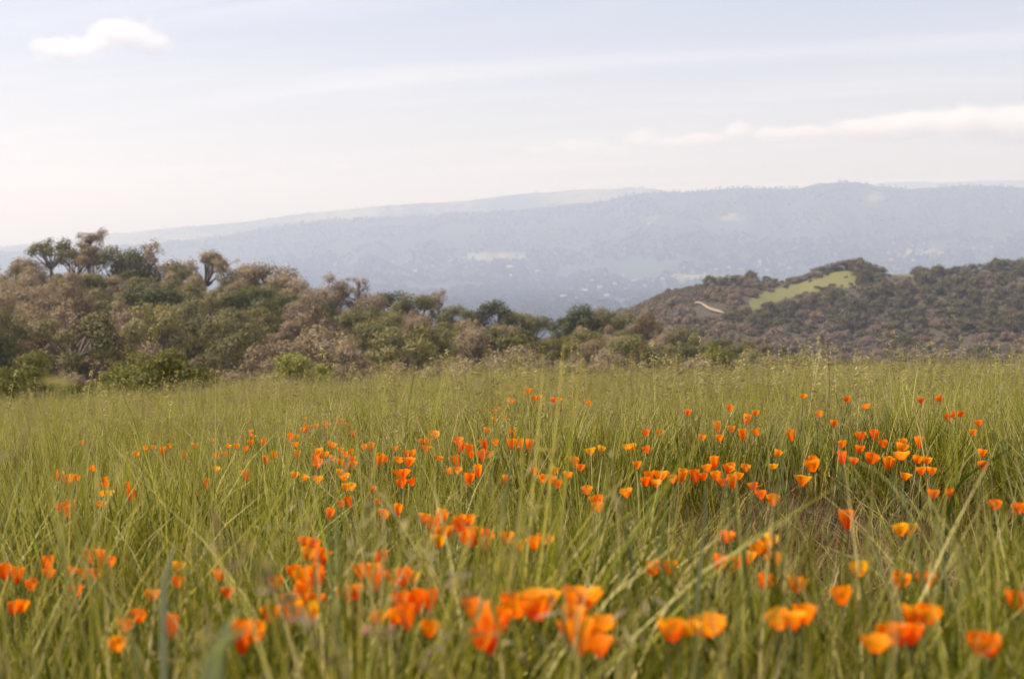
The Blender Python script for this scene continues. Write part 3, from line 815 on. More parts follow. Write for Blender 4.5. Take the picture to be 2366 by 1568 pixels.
HOUSES = [
    ('in the valley town, left part', [(1275, 702), (1302, 690), (1335, 694), (1352, 676), (1385, 668), (1402, 688), (1420, 660), (1448, 672), (1465, 652), (1490, 664), (1320, 672), (1368, 652), (1440, 640), (1510, 652)], 0),
    ('above the right hill shoulder', [(1532, 648), (1560, 640), (1588, 644), (1600, 632), (1628, 636), (1655, 626), (1684, 622), (1712, 625), (1740, 615), (1772, 628), (1800, 612), (1822, 624), (1580, 622), (1668, 640)], 0),
    ('in the terrace at far right', [(2052, 588), (2082, 578), (2108, 570), (2136, 566), (2160, 572), (2190, 566), (2222, 570), (2250, 578), (2090, 598), (2130, 592), (2170, 590), (2060, 604), (2110, 606), (2290, 574), (2322, 560)], 0),
    ('low on the hazy ridge', [(842, 612), (868, 606), (908, 607), (772, 612), (1000, 618), (1040, 606), (960, 630), (1180, 640), (1240, 630), (1500, 520), (1930, 590), (2335, 492)], 1)]
for ph, L, wi in HOUSES:
    L.sort()
    for i, (px, row) in enumerate(L):
        d = ray(px, row); ts = np.linspace(2000, 7200, 2600); p = d[None, :] * (ts / d[1])[:, None]
        zz_, _ = z_far(p[:, 0], p[:, 1]); bl = p[:, 2] < zz_
        q = p[int(np.argmax(bl))] if bl.any() else p[-1]
        e = empty('house', tuple(q + np.array([0, 0, 3.5])), rng.uniform(-.5, .5)); s = rng.uniform(.6, 1.05); e.scale = (s, s, s)
        link('wall', WM[wi], e); link('roof', RM[(i * 7 + wi) % 2], e)
        look = 'tiny white house' if wi else 'tiny pale house'
        tag(e, f"{look}, {place_word(i + 1, len(L)).strip()} {ph}", 'house', 'houses of the hazy valley town')
e = empty('house', tuple(at(1178 / .9464 * .9464, 618, 4900)), .2); e.scale = (1.5, 1.2, 1.1)
link('wall', WM[1], e); link('roof', RM[1], e); tag(e, 'largest white building speck, low in the haze above the middle trees', 'house', 'houses of the hazy valley town')

# ------------------------------------------------------------------ poppies (read off the photograph, stood on the meadow)
Z4 = (0, 950, .4509); Z5 = (600, 950, .4509); Z6 = (1650, 950, .4509); Z7 = (1400, 1000, .2551); Z8 = (1100, 1350, .29586)
# cluster: (phrase, zoom frame, [(x, y of the flower's middle, width, shape, hue)])   shape: v open funnel, c cup, t tall closed, w wide bowl; hue: d deep, o orange, y yellow
CL = [
('in the big blurred bunch nearest the camera', Z8, [(745, 440, 290, 'v', 'o'), (1010, 400, 240, 'v', 'o'), (1130, 410, 250, 'v', 'o'), (560, 460, 120, 'c', 'o'), (475, 430, 60, 't', 'd'), (1000, 510, 120, 't', 'o'), (990, 640, 110, 'c', 'd'), (1250, 590, 175, 'w', 'o'), (1170, 690, 120, 'c', 'o'), (1240, 790, 160, 'v', 'd'), (1080, 700, 80, 't', 'o'), (680, 480, 120, 'c', 'd')]),
('left of the big blurred bunch in front', Z8, [(195, 490, 230, 'v', 'd'), (345, 600, 75, 't', 'd'), (262, 710, 60, 't', 'd'), (325, 690, 40, 't', 'd')]),
('beside yellow buds at lower right centre', Z8, [(2120, 620, 250, 'w', 'o'), (1860, 650, 90, 'c', 'o'), (1800, 640, 60, 'c', 'y'), (1955, 630, 80, 'w', 'y')]),
('in the big blurred bunch at lower left', Z5, [(165, 1050, 95, 'c', 'd'), (265, 990, 80, 'c', 'd'), (285, 1045, 55, 't', 'o'), (370, 985, 90, 'c', 'o'), (388, 1030, 55, 't', 'd'), (325, 1045, 50, 't', 'o'), (218, 1145, 85, 'v', 'o'), (290, 1125, 45, 't', 'd'), (248, 1205, 60, 't', 'o'), (357, 1145, 60, 'c', 'd'), (362, 1205, 36, 'c', 'y'), (138, 1222, 42, 'c', 'o')]),
('just above the blurred lower left bunch', Z5, [(362, 848, 52, 'c', 'd'), (318, 832, 38, 't', 'd'), (325, 895, 30, 't', 'o'), (370, 920, 30, 't', 'd')]),
('in the blurred stack at lower centre left', Z5, [(622, 990, 108, 'v', 'd'), (675, 975, 45, 't', 'o'), (590, 1100, 105, 'c', 'o'), (545, 1110, 50, 't', 'o'), (695, 1030, 40, 't', 'd')]),
('among slim closed ones at lower centre', Z5, [(745, 925, 42, 't', 'd'), (808, 1035, 68, 't', 'd'), (860, 1025, 30, 't', 'd'), (905, 1012, 28, 'c', 'y'), (798, 1235, 26, 't', 'o'), (838, 1165, 32, 't', 'd'), (710, 1242, 42, 'c', 'o'), (940, 1150, 65, 't', 'd'), (1000, 1150, 66, 't', 'd'), (990, 1300, 22, 'c', 'o'), (880, 1240, 24, 't', 'd')]),
('of the tight trio at mid foreground', Z5, [(1487, 848, 98, 'v', 'o'), (1560, 835, 80, 't', 'o'), (1612, 815, 52, 'w', 'o')]),
('in the sunlit group above the tight trio', Z5, [(962, 700, 66, 't', 'o'), (1045, 700, 60, 't', 'o'), (1030, 748, 46, 't', 'd'), (1065, 775, 32, 'c', 'o'), (1040, 822, 42, 'c', 'y'), (1092, 770, 26, 'c', 'o'), (1160, 712, 52, 'c', 'o'), (1220, 710, 50, 'c', 'o'), (1190, 745, 26, 't', 'd'), (1195, 808, 36, 't', 'o'), (1233, 805, 40, 't', 'o'), (1270, 818, 34, 't', 'd'), (1405, 805, 22, 't', 'o')]),
('scattered high above the blurred left bunch', Z5, [(445, 680, 46, 't', 'd'), (518, 620, 32, 'c', 'd'), (565, 612, 30, 't', 'd'), (712, 608, 38, 't', 'd'), (760, 682, 46, 't', 'o'), (822, 655, 28, 't', 'o'), (740, 670, 22, 't', 'o'), (688, 540, 44, 'c', 'd')]),
('in the crowded bunch at left middle', Z5, [(462, 305, 54, 'v', 'o'), (510, 332, 44, 'c', 'o'), (575, 335, 40, 'c', 'o'), (398, 338, 46, 'v', 'o'), (386, 370, 56, 'c', 'd'), (396, 407, 62, 'v', 'd'), (432, 352, 36, 'c', 'o'), (462, 377, 26, 'c', 'o'), (508, 394, 24, 'c', 'o'), (541, 352, 24, 't', 'o'), (566, 388, 42, 't', 'd'), (582, 408, 28, 'c', 'o')]),
('just under the crowded left bunch', Z5, [(303, 482, 58, 'v', 'o'), (265, 464, 22, 'c', 'y'), (387, 493, 60, 'v', 'o'), (507, 453, 28, 'c', 'y'), (530, 477, 60, 'v', 'o'), (541, 530, 28, 'c', 'y'), (568, 530, 18, 'c', 'y'), (277, 356, 28, 't', 'o'), (540, 416, 20, 'c', 'o')]),
('in the stacked centre bunch', Z5, [(1018, 252, 62, 'v', 'o'), (985, 282, 46, 'c', 'o'), (950, 286, 34, 'c', 'd'), (972, 324, 56, 'v', 'd'), (1040, 376, 32, 'w', 'd')]),
('in the tall centre-left stack', Z5, [(815, 322, 40, 'v', 'o'), (870, 347, 44, 'c', 'o'), (906, 345, 38, 'c', 'o'), (826, 385, 60, 'w', 'o'), (883, 396, 70, 'v', 'd'), (846, 466, 88, 'v', 'd'), (842, 512, 62, 'c', 'd'), (905, 502, 24, 't', 'd'), (728, 362, 40, 'c', 'o'), (722, 392, 30, 't', 'd'), (760, 378, 16, 'c', 'o')]),
('around the pale dry grass at centre', Z5, [(1148, 285, 62, 'v', 'd'), (1155, 312, 36, 't', 'd'), (1150, 388, 38, 't', 'd'), (1110, 442, 36, 'v', 'o'), (1148, 444, 38, 'v', 'o'), (1260, 446, 28, 't', 'o'), (1208, 332, 30, 't', 'd'), (1216, 356, 22, 'c', 'd'), (1300, 302, 30, 't', 'd'), (1285, 362, 28, 't', 'd'), (1322, 352, 26, 't', 'd'), (1200, 492, 22, 't', 'd')]),
('thinly spread right of centre', Z5, [(1450, 236, 20, 't', 'o'), (1440, 300, 18, 't', 'o'), (1485, 300, 22, 't', 'o'), (1530, 302, 30, 't', 'o'), (1300, 222, 22, 't', 'o'), (1355, 290, 18, 't', 'o'), (1410, 486, 16, 'c', 'o'), (1565, 447, 30, 'c', 'd'), (1612, 486, 16, 'c', 'o'), (1666, 443, 40, 'c', 'y'), (1740, 466, 42, 'c', 'o'), (1690, 513, 32, 'c', 'd'), (1645, 487, 24, 'c', 'o'), (1770, 385, 46, 'c', 'o')]),
('in the farthest cluster near the brow', Z5, [(1425, 65, 40, 'c', 'o'), (1450, 66, 26, 'c', 'd'), (1530, 10, 40, 'c', 'o'), (1512, 20, 22, 'c', 'o'), (1560, 50, 38, 'c', 'd'), (1590, 46, 36, 'c', 'o'), (1665, 62, 40, 'c', 'd'), (1695, 58, 30, 'c', 'o'), (1757, 40, 22, 'c', 'o'), (1802, 42, 22, 'c', 'o'), (1842, 70, 34, 'c', 'd'), (1862, 78, 28, 'c', 'o'), (1350, 122, 32, 'c', 'd'), (1372, 105, 24, 'c', 'o'), (1420, 96, 18, 'c', 'o'), (1340, 165, 28, 'c', 'y'), (1405, 152, 20, 'c', 'o')]),
('in the far row behind the crowded bunch', Z5, [(322, 218, 34, 't', 'd'), (350, 206, 30, 'c', 'o'), (385, 196, 26, 'c', 'o'), (425, 192, 24, 't', 'd'), (448, 190, 28, 'c', 'o'), (512, 176, 42, 'c', 'd'), (545, 192, 18, 'c', 'o'), (240, 266, 40, 't', 'd'), (270, 256, 26, 'c', 'o'), (270, 300, 22, 'c', 'o'), (300, 225, 22, 't', 'o'), (318, 160, 16, 'c', 'o'), (578, 245, 22, 't', 'd'), (645, 312, 22, 't', 'o'), (670, 312, 16, 't', 'o')]),
('in the string left of the crowded bunch', Z4, [(1145, 276, 30, 'c', 'o'), (1052, 306, 42, 't', 'o'), (880, 336, 36, 't', 'o'), (825, 318, 16, 'c', 'o'), (1000, 356, 20, 't', 'o'), (735, 350, 14, 'c', 'o'), (920, 306, 14, 'c', 'o'), (790, 318, 14, 'c', 'o'), (445, 288, 14, 'c', 'o')]),
('in the loose group beside the crowded bunch', Z4, [(1355, 232, 30, 'v', 'o'), (1368, 258, 32, 'c', 'o'), (1360, 290, 40, 'c', 'o'), (1332, 322, 34, 'c', 'd'), (1235, 308, 30, 'w', 'o'), (1280, 308, 18, 't', 'o'), (1175, 356, 36, 't', 'o'), (1215, 352, 24, 'c', 'o'), (1165, 432, 46, 'w', 'y'), (1437, 386, 24, 't', 'o'), (1487, 362, 18, 't', 'o'), (1335, 468, 42, 't', 'o'), (1425, 290, 18, 't', 'o'), (1110, 520, 16, 't', 'o')]),
('in the small group at far left middle', Z4, [(310, 466, 18, 't', 'o'), (360, 495, 27, 't', 'o'), (385, 483, 16, 'c', 'o'), (413, 480, 27, 'c', 'o'), (508, 426, 34, 't', 'o'), (570, 492, 30, 'c', 'o'), (575, 518, 24, 'c', 'o'), (560, 566, 32, 'w', 'y'), (592, 566, 24, 'w', 'y'), (546, 622, 50, 'w', 'o'), (693, 520, 34, 'c', 'o'), (384, 622, 38, 't', 'd'), (325, 636, 16, 't', 'd'), (365, 658, 16, 't', 'd'), (710, 575, 20, 't', 'd')]),
('in the blurred row at lower left edge', Z4, [(30, 992, 42, 't', 'd'), (85, 1012, 58, 't', 'd'), (265, 950, 36, 't', 'd'), (258, 1000, 50, 't', 'd'), (382, 992, 58, 'c', 'd'), (492, 908, 36, 't', 'o'), (530, 895, 36, 'c', 'o'), (540, 935, 28, 't', 'd'), (594, 935, 32, 't', 'd'), (466, 995, 36, 't', 'd'), (520, 1005, 26, 'c', 'd'), (175, 1060, 24, 't', 'd'), (420, 1090, 22, 't', 'd'), (70, 1185, 26, 'c', 'd'), (112, 1175, 20, 'c', 'o')]),
('loosely spread in blurred lower left grass', Z4, [(742, 1230, 72, 'c', 'd'), (963, 1045, 50, 'c', 'd'), (965, 960, 36, 'c', 'y'), (1190, 1005, 32, 't', 'o'), (1230, 1102, 26, 'c', 'd'), (825, 1116, 36, 'c', 'o'), (645, 1380, 32, 'c', 'o'), (930, 1285, 26, 't', 'd'), (675, 1280, 22, 'c', 'o')]),
('beside the pale bent blade at lower left', Z4, [(1310, 1345, 72, 't', 'd'), (1388, 1318, 52, 'c', 'o')]),
('in the wide orange bunch right of centre', Z7, [(690, 690, 110, 'c', 'd'), (735, 660, 90, 't', 'd'), (830, 640, 150, 'v', 'o'), (790, 710, 80, 'v', 'o'), (955, 665, 80, 'c', 'o'), (1028, 635, 30, 't', 'o')]),
('in the dense bunch left of the hollow', Z7, [(1170, 640, 50, 't', 'd'), (1240, 645, 100, 'c', 'd'), (1280, 560, 55, 'c', 'o'), (1370, 630, 110, 'c', 'o'), (1465, 575, 110, 'v', 'd'), (1515, 545, 65, 'c', 'o'), (1575, 635, 85, 'c', 'o'), (1430, 690, 60, 't', 'd'), (1642, 560, 36, 'c', 'o'), (1345, 510, 46, 't', 'o'), (1530, 690, 26, 't', 'o')]),
('on the bank left of the hollow', Z7, [(1725, 735, 105, 'c', 'd'), (1790, 815, 65, 'c', 'd'), (1910, 870, 140, 'c', 'o')]),
('low in the grass at centre right', Z7, [(518, 805, 125, 'v', 'o'), (135, 770, 90, 'c', 'o'), (205, 870, 45, 'c', 'd'), (250, 862, 45, 'c', 'd'), (235, 935, 70, 'c', 'o'), (170, 405, 105, 'v', 'y'), (255, 378, 22, 'c', 'y'), (570, 355, 60, 'c', 'y'), (512, 362, 26, 'w', 'y'), (20, 500, 50, 'c', 'o'), (700, 225, 40, 'c', 'd'), (705, 382, 36, 'c', 'd'), (825, 222, 44, 'c', 'o'), (608, 530, 34, 'c', 'o'), (60, 555, 40, 'c', 'd')]),
('in the group before the bare hollow', Z7, [(1460, 1225, 140, 'v', 'd'), (1760, 1340, 140, 'v', 'o'), (1815, 1320, 60, 'c', 'o'), (1545, 1470, 140, 'c', 'd'), (1675, 1425, 105, 'v', 'o'), (1905, 1440, 85, 'c', 'o'), (1868, 1255, 70, 'c', 'y'), (1372, 1458, 36, 'c', 'd')]),
('of the blurred pair right of centre', Z7, [(775, 1520, 90, 'c', 'o'), (900, 1515, 100, 'c', 'o')]),
('of the two bright ones above the hollow', Z6, [(746, 416, 84, 'c', 'o'), (682, 496, 88, 'v', 'o'), (737, 382, 46, 'c', 'd')]),
('in the stacked group high on the right', Z6, [(1005, 258, 64, 'c', 'd'), (990, 325, 56, 'c', 'd'), (905, 296, 24, 't', 'o'), (1080, 252, 36, 't', 'd'), (1125, 296, 26, 't', 'd'), (1055, 375, 72, 'c', 'd'), (905, 372, 26, 't', 'd'), (960, 390, 32, 'c', 'd'), (1172, 396, 26, 't', 'o'), (1148, 402, 22, 't', 'o')]),
('in the bright group on the right', Z6, [(1226, 286, 46, 'c', 'o'), (1217, 318, 70, 'c', 'o'), (1222, 362, 88, 'w', 'o'), (1305, 382, 58, 'c', 'o'), (1354, 386, 32, 'c', 'o'), (1330, 442, 56, 'c', 'o'), (1381, 444, 56, 'c', 'o'), (1236, 475, 64, 'v', 'o'), (1318, 290, 20, 't', 'o')]),
('lower right beside the hollow', Z6, [(1390, 568, 42, 'c', 'd'), (1488, 568, 24, 'c', 'd'), (1220, 762, 38, 'c', 'y'), (1268, 758, 26, 'c', 'y'), (928, 710, 28, 't', 'd'), (1000, 975, 34, 'c', 'y')]),
('by the dark slanting blade at right', Z6, [(1665, 413, 62, 'c', 'd'), (1657, 344, 30, 'c', 'o'), (1726, 628, 66, 'c', 'd'), (1858, 645, 66, 'c', 'd')]),
('in the loose row below the hollow', Z6, [(475, 1045, 98, 'c', 'd'), (656, 1062, 96, 'c', 'o'), (905, 1122, 112, 'c', 'o'), (1212, 1036, 52, 'c', 'o'), (1355, 1038, 56, 'c', 'd')]),
('in the blurred group at lower right', Z6, [(1278, 1220, 78, 'c', 'o'), (1355, 1222, 76, 'c', 'o'), (570, 1250, 58, 'c', 'y'), (642, 1260, 84, 'v', 'o'), (697, 1222, 52, 'c', 'o'), (1080, 1388, 120, 'w', 'o'), (1165, 1332, 70, 'c', 'o'), (1216, 1335, 78, 'c', 'd'), (1275, 1330, 60, 'c', 'd'), (1650, 1385, 62, 'c', 'd'), (1712, 1395, 102, 'c', 'o'), (1830, 1140, 42, 'c', 'd'), (1870, 1152, 50, 'c', 'd')]),
('sprinkled far off at right', Z6, [(690, 38, 28, 'w', 'o'), (1035, 95, 26, 'w', 'd'), (1330, 62, 22, 'c', 'd'), (1430, 53, 36, 'c', 'd'), (1475, 152, 28, 'c', 'd'), (1512, 138, 32, 'c', 'd'), (1542, 134, 24, 'c', 'd'), (1640, 185, 40, 'c', 'd'), (1610, 236, 16, 'c', 'o'), (930, 56, 18, 'c', 'd')]),
('sprinkled far off right of centre', Z6, [(62, 126, 40, 'c', 'd'), (290, 105, 22, 'c', 'd'), (775, 135, 40, 'c', 'o'), (860, 186, 30, 'c', 'o'), (380, 166, 28, 't', 'o'), (430, 130, 22, 'c', 'o'), (230, 206, 26, 't', 'o'), (300, 216, 22, 'c', 'o'), (445, 230, 30, 'c', 'o'), (630, 250, 28, 't', 'o'), (140, 262, 40, 'c', 'o'), (235, 266, 30, 't', 'o'), (365, 246, 28, 't', 'o'), (545, 346, 28, 'c', 'o'), (530, 420, 40, 'w', 'y')]),
]
# petals: two meshes per shape, colour along the petal in the attribute Col
def petal(shape, k, seed):
    r_ = np.random.default_rng(seed)
    H, RAD, pw, hw = {'v': (.68, .52, .95, 64), 'c': (.72, .50, .58, 64), 't': (1.05, .42, .62, 66), 'w': (.44, .54, .8, 60)}[shape]
    S = np.array([0, .14, .32, .52, .72, .88, 1.0]); V = np.linspace(-1, 1, 6)
    v = []; c = []
    ph = r_.uniform(0, 6.28, 3)
    for s in S:
        for q in V:
            wid = R(hw) * (s ** .18 if s > 0 else .5)
            th = q * wid
            rad = RAD * (.05 + .95 * s ** pw) * (.965 if k else 1.0)
            if shape == 'c': rad *= 1 - .10 * max(0, s - .75) / .25
            if shape == 't': rad *= 1 - .12 * max(0, s - .6) / .4
            ruff = .035 * s * s * math.sin(q * 7 + ph[0]) + .03 * s * s * math.sin(q * 3.1 + ph[1])
            z = H * (s - .09 * s * s * abs(q) ** 2.4) + ruff * H
            if shape == 'w': z = H * (s ** 1.7 - .14 * s * s * abs(q) ** 2.4) + ruff * .8
            rad += ruff * .6 + .06 * s * abs(q) ** 3 * RAD * (1 if k else -1)
            v.append((rad * math.cos(th), rad * math.sin(th), z)); c.append((s, abs(q), 0))
    n = len(V); f = [[i * n + j, i * n + j + 1, (i + 1) * n + j + 1, (i + 1) * n + j] for i in range(len(S) - 1) for j in range(n - 1)]
    return np.array(v), np.array(f), np.array(c)
def petal_mat(name, base, rim):
    m, nt, out = new_mat(name)
    at_ = nt.new('ShaderNodeAttribute', attribute_name='Col')
    sp_ = nt.new('ShaderNodeSeparateColor'); nt.put(sp_.inputs[0], at_.outputs['Color'])
    oi = nt.new('ShaderNodeObjectInfo')
    t = nt.ramp(sp_.outputs[0], 0.15, 1.0)
    col = nt.mix(t, base, rim)
    geo = nt.new('ShaderNodeNewGeometry')
    vein = nt.noise(nt.vmath('MULTIPLY', geo.outputs['Position'], (900, 900, 90)), 1.0, 3)
    hs = nt.new('ShaderNodeHueSaturation'); nt.put(hs.inputs['Color'], col)
    nt.put(hs.inputs['Value'], nt.math('ADD', nt.math('MULTIPLY', oi.outputs['Random'], .22), nt.math('ADD', .80, nt.math('MULTIPLY', vein, .18))))
    p = nt.new('ShaderNodeBsdfPrincipled'); nt.put(p.inputs['Base Color'], hs.outputs[0]); p.inputs['Roughness'].default_value = .55
    p.inputs['Specular IOR Level'].default_value = .2
    tr = nt.new('ShaderNodeBsdfTranslucent'); nt.put(tr.inputs[0], hs.outputs[0])
    mx = nt.new('ShaderNodeMixShader'); mx.inputs[0].default_value = .5
    nt.l.new(p.outputs[0], mx.inputs[1]); nt.l.new(tr.outputs[0], mx.inputs[2]); nt.l.new(mx.outputs[0], out.inputs[0])
    return m
PM = {'d': petal_mat('deep_orange_petal', (.90, .13, .002), (1.0, .27, .004)), 'o': petal_mat('orange_petal', (.95, .19, .002), (1.0, .40, .006)), 'y': petal_mat('golden_petal', (.95, .30, .004), (1.0, .56, .012))}
HUE = {'d': 'deep orange', 'o': 'bright orange', 'y': 'golden yellow'}
SHP = {'v': 'open funnel', 'c': 'cupped', 't': 'narrow closed', 'w': 'wide open'}
PET = {}; ONE = {}
for sh in 'vctw':
    for hu in 'doy':
        PET[sh, hu] = []
        for var in range(3):
            ms = []
            for k in (0, 1):
                v, f, c = petal(sh, k, 500 + var * 10 + k + ord(sh)); ms.append(mesh('petal', v, f, PM[hu], c, True))
            PET[sh, hu].append(ms)
        g = Geo()
        for a in range(4):
            v, f, c = petal(sh, a % 2, 540 + a); ca, sa = math.cos(a * R(90)), math.sin(a * R(90))
            g.add(np.stack([v[:, 0] * ca - v[:, 1] * sa, v[:, 0] * sa + v[:, 1] * ca, v[:, 2]], 1), f, c)
        ONE[sh, hu] = g.mesh('flower', PM[hu], True, True)
M_stem = leafy('poppy_stem', (.13, .15, .06), .15, vary=.3)
M_pleaf = leafy('poppy_leaf', (.13, .17, .085), .3, vary=.3)
M_stamen = leafy('poppy_stamen', (.75, .33, .02), .2, vary=.2)
g = Geo()
for i in range(9):
    a = i * .7; g.tube([(0, 0, .08), (math.cos(a) * .05, math.sin(a) * .05, .2), (math.cos(a) * .09, math.sin(a) * .09, .34)], [.012, .012, .016], 4)
STAMEN = g.mesh('stamens', M_stamen)
g = Geo(); g.tube([(0, 0, -.10), (0, 0, -.03), (0, 0, .01), (0, 0, .03)], [.03, .05, .085, .06], 8); RECEP = g.mesh('receptacle', M_stem, smooth=True)
def feather_leaf(seed):
    r_ = np.random.default_rng(seed); g = Geo()
    for k in range(7):
        a = k * .9 + r_.uniform(-.3, .3); L = r_.uniform(.10, .2); d = np.array([math.cos(a), math.sin(a), 1.0]); d /= np.linalg.norm(d)
        p = [d * L * t + np.array([0, 0, -.06 * t * t]) for t in np.linspace(0, 1, 5)]
        g.tube(p, np.linspace(.0016, .0009, 5), 4)
        for t in range(2, 5):
            for s in (-1, 1):
                sd = np.cross(d, (0, 0, 1)) * s; q = p[t] + (sd * .7 + d * .6) * .022
                g.tube([p[t], (p[t] + q) / 2 + [0, 0, .002], q], [.0013, .0012, .0007], 3)
    return g.mesh('leaf', M_pleaf)
PLEAF = [feather_leaf(600 + i) for i in range(3)]
POPPIES = []
def head_height(x, y): return .40 + .05 * vnoise(x * 1.3, y * 1.3, 71)
for phrase, (ox, oy, sc), L in CL:
    items = sorted(L, key=lambda t: t[0])
    for i, (zx, zy, w, sh, hu) in enumerate(items):
        if sh == 't' and rng.uniform() < .35: sh = 'c'
        px, py, wp = (ox + zx * sc) * .9464, (oy + zy * sc) * .9464, w * sc * .9464
        d = ray(px, py)
        ts = np.linspace(.9, 24, 4000); p = d[None, :] * (ts / d[1])[:, None]
        hgt = p[:, 2] - z_meadow(p[:, 0], p[:, 1])
        want = head_height(p[:, 0], p[:, 1])
        j = int(np.argmax(hgt < want)); y0 = ts[j] if (hgt < want).any() else 14.0
        yw = FPX * .054 / max(wp, 9) if sh != 't' else FPX * .040 / max(wp, 8)
        yy = float(np.clip(yw, y0 * .82, y0 * 1.16))
        q = d * (yy / d[1]); gz = float(z_meadow(q[0], q[1])); hh = q[2] - gz
        if hh < .2: yy *= .93; q = d * (yy / d[1]); gz = float(z_meadow(q[0], q[1])); hh = q[2] - gz
        hid = .78 if any(k in phrase for k in ('lower left edge', 'lower left grass', 'slim closed', 'scattered high')) else 1.0
        size = hid * float(np.clip(wp * yy / FPX, .032, .095)) * (1.25 if sh == 't' else 1.0) * float(np.interp(wp, [20, 45, 75], [1.10, 1.08, 1.30]))
        lab = f"{HUE[hu]} {SHP[sh]} poppy, {place_word(i + 1, len(items)).strip()} {phrase}"
        POPPIES.append((q, gz, hh, size, sh, hu, lab, wp, phrase))
stem_cache = {}
for (q, gz, hh, size, sh, hu, lab, wp, phrase) in POPPIES:
    bx, by_ = q[0] + rng.normal() * .035, q[1] + rng.normal() * .03
    bz = float(z_meadow(bx, by_))
    e = empty('poppy', (bx, by_, bz), 0)
    tag(e, lab, 'poppy', 'orange poppies in the meadow')
    hz = q[2] - bz - size * {'v': .34, 'c': .36, 't': .52, 'w': .2}[sh]
    top = np.array([q[0] - bx, q[1] - by_, hz])
    g = Geo(); mid = top * .5 + np.array([rng.normal() * .02, rng.normal() * .02, 0]); t = np.linspace(0, 1, 7)[:, None]
    g.tube((1 - t) ** 2 * np.zeros(3) + 2 * t * (1 - t) * mid + t * t * top, np.linspace(.0022, .0016, 7), 5)
    link('stem', g.mesh('stem', M_stem, smooth=True), e)
    tilt = (rng.normal() * .16, rng.normal() * .16, rng.uniform(0, 6.28))
    if wp < 13:
        f = link('flower', ONE[sh, hu], e, top); f.scale = (size,) * 3; f.rotation_euler = tilt
        continue
    M = Matrix.Translation(Vector(top)) @ Matrix.Rotation(tilt[0], 4, 'X') @ Matrix.Rotation(tilt[1], 4, 'Y') @ Matrix.Rotation(tilt[2], 4, 'Z') @ Matrix.Scale(size, 4)
    ms = PET[sh, hu][rng.integers(3)]
    for k in range(4):
        o = link('petal', ms[k % 2], e)
        o.matrix_local = M @ Matrix.Rotation(R(90) * k + rng.normal() * .07, 4, 'Z') @ Matrix.Rotation(rng.normal() * .07, 4, 'Y')
    link('receptacle', RECEP, e).matrix_local = M
    if sh in 'vw': link('stamens', STAMEN, e).matrix_local = M
    if wp > 26: link('leaf', PLEAF[rng.integers(3)], e).rotation_euler = (0, 0, rng.uniform(0, 6))
print('poppies', len(POPPIES))

# ------------------------------------------------------------------ grass
M_grass = leafy('meadow_blade', (1, 1, 1), .42, rough=.6, spec=.1, use_col=True, vary=.35, nscale=.5)
GREEN = np.array([(.125, .142, .007), (.085, .108, .006), (.180, .186, .012), (.235, .225, .034), (.048, .062, .005)])
PALE = np.array([(.44, .39, .12), (.55, .47, .19), (.38, .36, .08), (.50, .42, .18)])
RED = np.array([(.13, .06, .022), (.15, .08, .032)])
HEAD = np.array([(.36, .31, .14), (.30, .26, .12), (.29, .235, .15), (.40, .36, .18)])
def blades(g, r_, n, rad, h0, h1, w0, w1, bend, pal, segs=4, redbase=.55, flat=0.0):
    base = np.zeros((n, 3)); a = r_.uniform(0, 2 * np.pi, n); q = rad * np.sqrt(r_.uniform(0, 1, n))
    base[:, 0] = q * np.cos(a); base[:, 1] = q * np.sin(a); base[:, 2] = -.02
    hgt = r_.uniform(h0, h1, n); az = r_.uniform(0, 2 * np.pi, n); lean = r_.uniform(0, bend, n) + flat
    dirh = np.stack([np.cos(az), np.sin(az), 0 * az], 1)
    t = np.linspace(0, 1, segs + 1)
    ang = lean[:, None] * (.25 + 1.1 * t[None, :] ** 1.3)
    seg = hgt[:, None] / segs
    dz = np.cos(ang) * seg; dh = np.sin(ang) * seg
    zz_ = np.concatenate([np.zeros((n, 1)), np.cumsum(dz[:, :-1], 1)], 1); hh_ = np.concatenate([np.zeros((n, 1)), np.cumsum(dh[:, :-1], 1)], 1)
    P = base[:, None, :] + dirh[:, None, :] * hh_[..., None]; P[..., 2] += zz_
    tw = az + np.pi / 2 + r_.normal(size=n) * .9
    sd = np.stack([np.cos(tw), np.sin(tw), 0 * tw], 1)
    w = r_.uniform(w0, w1, n)[:, None] * np.array([.8, 1, .9, .6, .08])[None, :] if segs == 4 else r_.uniform(w0, w1, n)[:, None] * np.linspace(1, .1, segs + 1)[None, :]
    Lf = P - sd[:, None, :] * w[..., None] / 2; Rt = P + sd[:, None, :] * w[..., None] / 2
    V = np.stack([Lf, Rt], 2).reshape(n, -1, 3)
    m_ = 2 * (segs + 1)
    f = np.concatenate([np.arange(n)[:, None] * m_ + np.array([[2 * i, 2 * i + 1, 2 * i + 3, 2 * i + 2]]) for i in range(segs)])
    c0 = pal[r_.integers(0, len(pal), n)] * r_.uniform(.8, 1.2, (n, 1)); rb = RED[r_.integers(0, 2, n)]
    isr = (r_.uniform(size=n) < redbase)[:, None, None]
    k = np.repeat(t, 2)[None, :, None]
    bc = np.where(isr, rb[:, None, :], c0[:, None, :] * .9 + .0)
    C = bc + (c0[:, None, :] - bc) * np.clip(k * 2.2, 0, 1)
    g.add(V.reshape(-1, 3), f, C.reshape(-1, 3))
    return P
